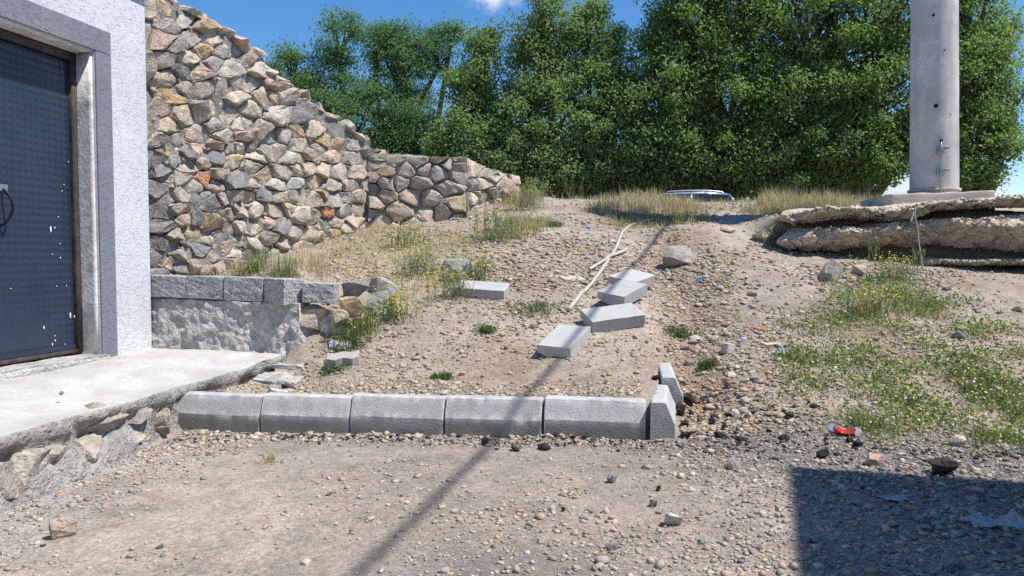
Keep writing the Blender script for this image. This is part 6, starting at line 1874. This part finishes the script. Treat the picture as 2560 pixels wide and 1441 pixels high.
def plant(name, label, px, py, hpx, wpx, g, kind, group=None, d=None):
    """one plant standing on the ground at a pixel, hpx tall and wpx wide in the picture"""
    p = on(px, py) if d is None else at(px, py, d)
    sc = (p - Vector((0, 0, CAM_Z))).length / FPX
    H, Wd = hpx * sc, wpx * sc
    sp = Sprigs(); base = np.array([list(p)])
    def stems(n, col, wd=.006, lean=.3, bend=.3):
        az = g.uniform(0, 2 * np.pi, n); ln = H * g.uniform(.6, 1.05, n); le = np.abs(g.normal(0, lean, n)); be = g.normal(0, bend, n)
        P = np.repeat(base, n, 0) + np.stack([g.normal(0, Wd * .22, n), g.normal(0, Wd * .18, n), np.full(n, -.02)], -1)
        P[:, 2] = ground_z(P[:, 0], P[:, 1]) - .02 if d is None else P[:, 2]
        sp.blades(P, az, le, ln, np.full(n, wd), be, vary(g, col, n))
        def pt(t):
            a = le + be * t; dd_ = np.stack([np.cos(az) * np.sin(a), np.sin(az) * np.sin(a), np.cos(a)], -1)
            return P + dd_ * (ln * t)[:, None], dd_
        return pt, n
    if kind == 'mustard':                 # wiry green stems, few leaves, yellow heads
        pt, n = stems(46, GREY_G, .007, .32, .35)
        for t in np.linspace(.15, .9, 8):
            q, dv = pt(np.full(n, t)); D = unit(g, n) + dv; D /= np.linalg.norm(D, axis=1)[:, None]
            sp.blades(q, g.uniform(0, 6.28, n), np.abs(g.normal(.7, .3, n)), H * g.uniform(.12, .32, n), np.full(n, .004), g.normal(-.2, .3, n), vary(g, GREY_G, n))
            sp.leaves(q, D, unit(g, n), H * g.uniform(.05, .13, n), H * g.uniform(.015, .03, n), vary(g, GREEN2, n))
        for k in range(3):
            q, _ = pt(g.uniform(.8, 1.05, n)); sp.discs(q + g.normal(0, .02, (n, 3)), np.full(n, .010), vary(g, (.62, .52, .04), n, .1), k)
    elif kind == 'straw':
        pt, n = stems(90, STRAW, .006, .4, .5)
        pt2, n2 = stems(40, PINK, .005, .3, .5)
        q, dv = pt2(np.full(n2, .9)); sp.leaves(q, dv, unit(g, n2), np.full(n2, .06), np.full(n2, .012), vary(g, STRAW2, n2))
    elif kind == 'green':                 # dense low green tuft
        n = 260
        P = np.repeat(base, n, 0) + np.stack([g.normal(0, Wd * .25, n), g.normal(0, Wd * .2, n), np.zeros(n)], -1)
        P[:, 2] = ground_z(P[:, 0], P[:, 1]) - .01 if d is None else P[:, 2]
        sp.blades(P, g.uniform(0, 6.28, n), np.abs(g.normal(.3, .4, n)), H * g.uniform(.4, 1.1, n), np.full(n, .007), g.normal(.3, .5, n), vary(g, GREEN, n, .3))
        q = P + np.stack([g.normal(0, .015, n), g.normal(0, .015, n), H * g.uniform(.2, .8, n)], -1)
        sp.leaves(q, unit(g, n), unit(g, n) + np.array([0, 0, .8]), np.full(n, .028) * g.uniform(.6, 1.4, n), np.full(n, .014), vary(g, GREEN, n, .3))
    elif kind == 'grassy':
        n = 200
        P = np.repeat(base, n, 0) + np.stack([g.normal(0, Wd * .25, n), g.normal(0, Wd * .2, n), np.zeros(n)], -1)
        P[:, 2] = ground_z(P[:, 0], P[:, 1]) - .01 if d is None else P[:, 2]
        sp.blades(P, g.uniform(0, 6.28, n), np.abs(g.normal(.1, .28, n)), H * g.uniform(.5, 1.1, n), np.full(n, .006), g.normal(.2, .4, n), vary(g, GREEN2, n, .3))
    elif kind == 'thin':                  # single tall dry or green stalks with forked tips
        pt, n = stems(7, GREY_G, .010, .10, .2)
        for t in (.45, .6, .72, .82, .9):
            q, dv = pt(np.full(n, t))
            for s in range(2):
                sp.blades(q, g.uniform(0, 6.28, n), np.abs(g.normal(.55, .2, n)), H * g.uniform(.14, .3, n), np.full(n, .006), g.normal(-.2, .3, n), vary(g, GREY_G, n))
        sp.leaves(q, unit(g, n), unit(g, n), np.full(n, .04), np.full(n, .01), vary(g, GREEN2, n))
    o = link(name, sp.mesh(name, MAT['grass']))
    me = o.data
    v = np.empty(len(me.vertices) * 3, np.float32); me.vertices.foreach_get('co', v); v = v.reshape(-1, 3) - np.array(p); me.vertices.foreach_set('co', v.ravel()); me.update()
    o.location = p
    return tag(o, label, 'weed' if kind != 'green' else 'plant', group)

g = np.random.default_rng(81)
PL = [('tall_weed', 'big wiry green weed sprawling at the low stone wall corner', 1240, 605, 120, 150, 'mustard'),
      ('tall_weed', 'yellow-flowering weed at the crest beside the pale boulder', 1325, 520, 80, 90, 'mustard'),
      ('dry_grass_tuft', 'dry pinkish grass tuft beside the pale orange boulder', 1300, 492, 56, 70, 'straw'),
      ('tall_weed', 'yellow-dotted weed just above the lone loose kerb stone', 1190, 700, 70, 90, 'mustard'),
      ('tall_weed', 'sprawling weed overgrowing the left end of the lone kerb stone', 1130, 745, 84, 120, 'mustard'),
      ('tall_weed', 'tall thin weed clump behind the pale slanting boulder', 1040, 690, 90, 110, 'mustard'),
      ('tall_weed', 'wiry weed at the foot of the low stone wall', 1010, 620, 70, 110, 'mustard'),
      ('dry_grass_tuft', 'dry grass tuft hanging over the block wall top', 790, 685, 50, 110, 'straw'),
      ('grass_tuft', 'lush green grass tuft behind the block wall', 710, 695, 70, 80, 'grassy'),
      ('grass_tuft', 'grass tuft at the stone wall foot above the block wall', 640, 680, 60, 70, 'grassy'),
      ('dry_grass_tuft', 'dry straw clump between stone wall and block wall', 600, 690, 46, 80, 'straw'),
      ('green_plant', 'low bright green mat of grass by the hose end', 1340, 776, 24, 120, 'green'),
      ('green_plant', 'green leafy plant beside the whitewashed rock', 868, 866, 60, 70, 'green'),
      ('grass_tuft', 'grass tuft growing under the orange-brown rock', 915, 830, 76, 70, 'grassy'),
      ('tall_weed', 'yellow weed beside the grey weathered boulder', 985, 800, 70, 90, 'mustard'),
      ('green_plant', 'dark leafy tuft in the shade at the slab tip', 1948, 600, 44, 76, 'green'),
      ('tall_weed', 'thin forked stalk in front of the lower concrete layer', 2178, 660, 80, 40, 'thin'),
      ('tall_weed', 'thin forked stalks standing around the hanging conduit', 2300, 690, 70, 60, 'thin'),
      ('tall_weed', 'wiry weed clump below the slabs beside the conduit', 2235, 700, 66, 110, 'mustard'),
      ('tall_weed', 'yellowing weed clump on the bank below the boulder', 2175, 780, 70, 90, 'mustard'),
      ('dry_grass_tuft', 'yellow dry grass tuft in the middle of the weedy bank', 2165, 790, 60, 60, 'straw'),
      ('grass_tuft', 'green grass tuft above the crushed can', 2160, 1070, 60, 110, 'grassy'),
      ('green_plant', 'small green plant beside the broken wavy paving stone', 835, 930, 16, 60, 'green'),
      ('green_plant', 'small green plant in front of the small concrete cube', 1770, 920, 28, 46, 'green'),
      ('green_plant', 'green tuft above the stony gully stones', 1700, 842, 30, 66, 'green'),
      ('green_plant', 'little dark green tuft alone on the slope above the kerb row', 1214, 832, 18, 44, 'green'),
      ('green_plant', 'small green sprig just behind the third kerb stone', 1105, 950, 20, 44, 'green'),
      ('tall_weed', 'tall green weed at the crest behind the mound', 1960, 505, 72, 60, 'thin'),
      ('tall_weed', 'yellow-headed weed on the crest between the dry grass tufts', 2000, 505, 50, 60, 'mustard'),
      ('tall_weed', 'bare forked stalk at the crest against the dark trees', 1590, 500, 80, 40, 'thin'),
      ('tall_weed', 'dead forked twig at the edge of the crest grass', 1440, 500, 46, 60, 'thin'),
      ('tall_weed', 'tall forked stalks beside the footing pad', 2130, 505, 60, 110, 'thin'),
      ('green_plant', 'green sprig growing at the walkway corner', 712, 880, 46, 30, 'green'),
      ('green_plant', 'small patch of green in the upper slope litter', 1385, 566, 14, 56, 'green'),
      ('dry_grass_tuft', 'dead brownish weed clump lying near the middle kerb stone on the road', 672, 1158, 12, 40, 'straw')]
for a in PL: plant(a[0], a[1], a[2], a[3], a[4], a[5], g, a[6], 'single weeds and tufts')

def build_weed_bank():
    """the flowering ground cover on the bank and the thin weeds of the slope: nobody could count it"""
    g = np.random.default_rng(91)
    sp = Sprigs()
    bank = region_pts(g, 3000, [(1960, 950), (2040, 820), (2130, 700), (2330, 715), (2450, 790), (2558, 860), (2700, 940), (2700, 1125), (2500, 1125), (2330, 1095), (2160, 1080), (2050, 1020)])
    bank[:, :2] += g.normal(0, .16, (len(bank), 2)); bank = bank[free(bank[:, 0], bank[:, 1])]; bank[:, 2] = ground_z(bank[:, 0], bank[:, 1])
    bank = clumpy(clumpy(bank, 1.2, -.4, 92), 4.2, -.06, 192)
    tuft_field(sp, bank, g, [GREEN2, YEL_G, STRAW, YEL_G, GREEN2], .03, .10, 8, .0045, .075, .7, .5)
    n = len(bank) * 5
    q = np.repeat(bank, 5, 0) + np.stack([g.normal(0, .08, n), g.normal(0, .08, n), g.uniform(.01, .09, n)], -1)
    sp.leaves(q, unit(g, n), unit(g, n) + np.array([0, 0, .8]), .045 * g.uniform(.4, 1.4, n), .016 * g.uniform(.6, 1.3, n), vary(g, (.15, .22, .07), n, .4))
    low = bank[bank[:, 1] < 7.2]
    low = low[::2]; m = len(low) * 2
    q = np.repeat(low, 2, 0) + np.stack([g.normal(0, .07, m), g.normal(0, .07, m), g.uniform(.03, .11, m)], -1)
    isw = g.uniform(0, 1, m) < .42
    sp.discs(q, np.where(isw, .0095, .008) * g.uniform(.7, 1.2, m), np.where(isw[:, None], np.array([.72, .72, .66]), np.array([.62, .54, .06])), 93)
    k = np.where(isw)[0]; sp.discs(q[k] + np.array([0, -.001, .003]), np.full(len(k), .0042), np.repeat([[.6, .45, .03]], len(k), 0), 93)
    # sparse greens left of the bank
    for poly, cnt, thr in (([(1930, 880), (2100, 900), (2160, 1010), (1960, 960)], 260, .05), ([(1850, 800), (2100, 760), (2080, 880), (1930, 900)], 120, .1), ([(2380, 900), (2600, 980), (2600, 1120), (2440, 1110)], 300, -.1)):
        P = clumpy(region_pts(g, cnt, poly), 4.0, thr + .08, 95)
        tuft_field(sp, P, g, [GREEN, GREEN2], .03, .09, 18, .006, .04, .6, .5)
    # slope below the walls
    slope = clumpy(region_pts(g, 900, [(860, 860), (960, 720), (760, 660), (940, 590), (1180, 590), (1330, 560), (1280, 660), (1120, 690), (1060, 800), (980, 850)]), 1.1, -.02, 96)
    tuft_field(sp, slope, g, [STRAW, GREY_G, STRAW, YEL_G, STRAW2], .04, .17, 9, .0042, .07, .45, .5)
    k = slope[g.uniform(0, 1, len(slope)) < .5]; m = len(k) * 3
    sp.discs(np.repeat(k, 3, 0) + np.stack([g.normal(0, .07, m), g.normal(0, .07, m), g.uniform(.06, .22, m)], -1), np.full(m, .008), vary(g, (.60, .52, .06), m, .1), 97)
    foot_ = region_pts(g, 280, [(470, 695), (700, 650), (900, 570), (1000, 570), (820, 660), (760, 700)])
    tuft_field(sp, foot_, g, [STRAW, STRAW2, GREEN2, PINK], .05, .20, 9, .0045, .07, .5, .6)
    upper = clumpy(region_pts(g, 300, [(1220, 600), (1300, 505), (1400, 530), (1330, 600)]), 1.2, -.1, 98)
    tuft_field(sp, upper, g, [STRAW, GREEN2, YEL_G], .06, .22, 10, .006, .05, .4, .5)
    # scattered little sprigs over the open slope
    P = region_pts(g, 420, [(760, 980), (900, 880), (1100, 800), (1400, 640), (1650, 560), (1900, 560), (1960, 680), (1960, 800), (1700, 960), (1400, 985)])
    P = clumpy(P, 1.5, .18, 99)
    tuft_field(sp, P, g, [GREEN, GREEN2, STRAW], .03, .08, 12, .005, .03, .7, .4)
    o = link('weeds', sp.mesh('weeds', MAT['grass']))
    tag(o, 'low flowering weeds and thin grass over the bank and slope', 'weeds', None, 'stuff')
build_weed_bank()
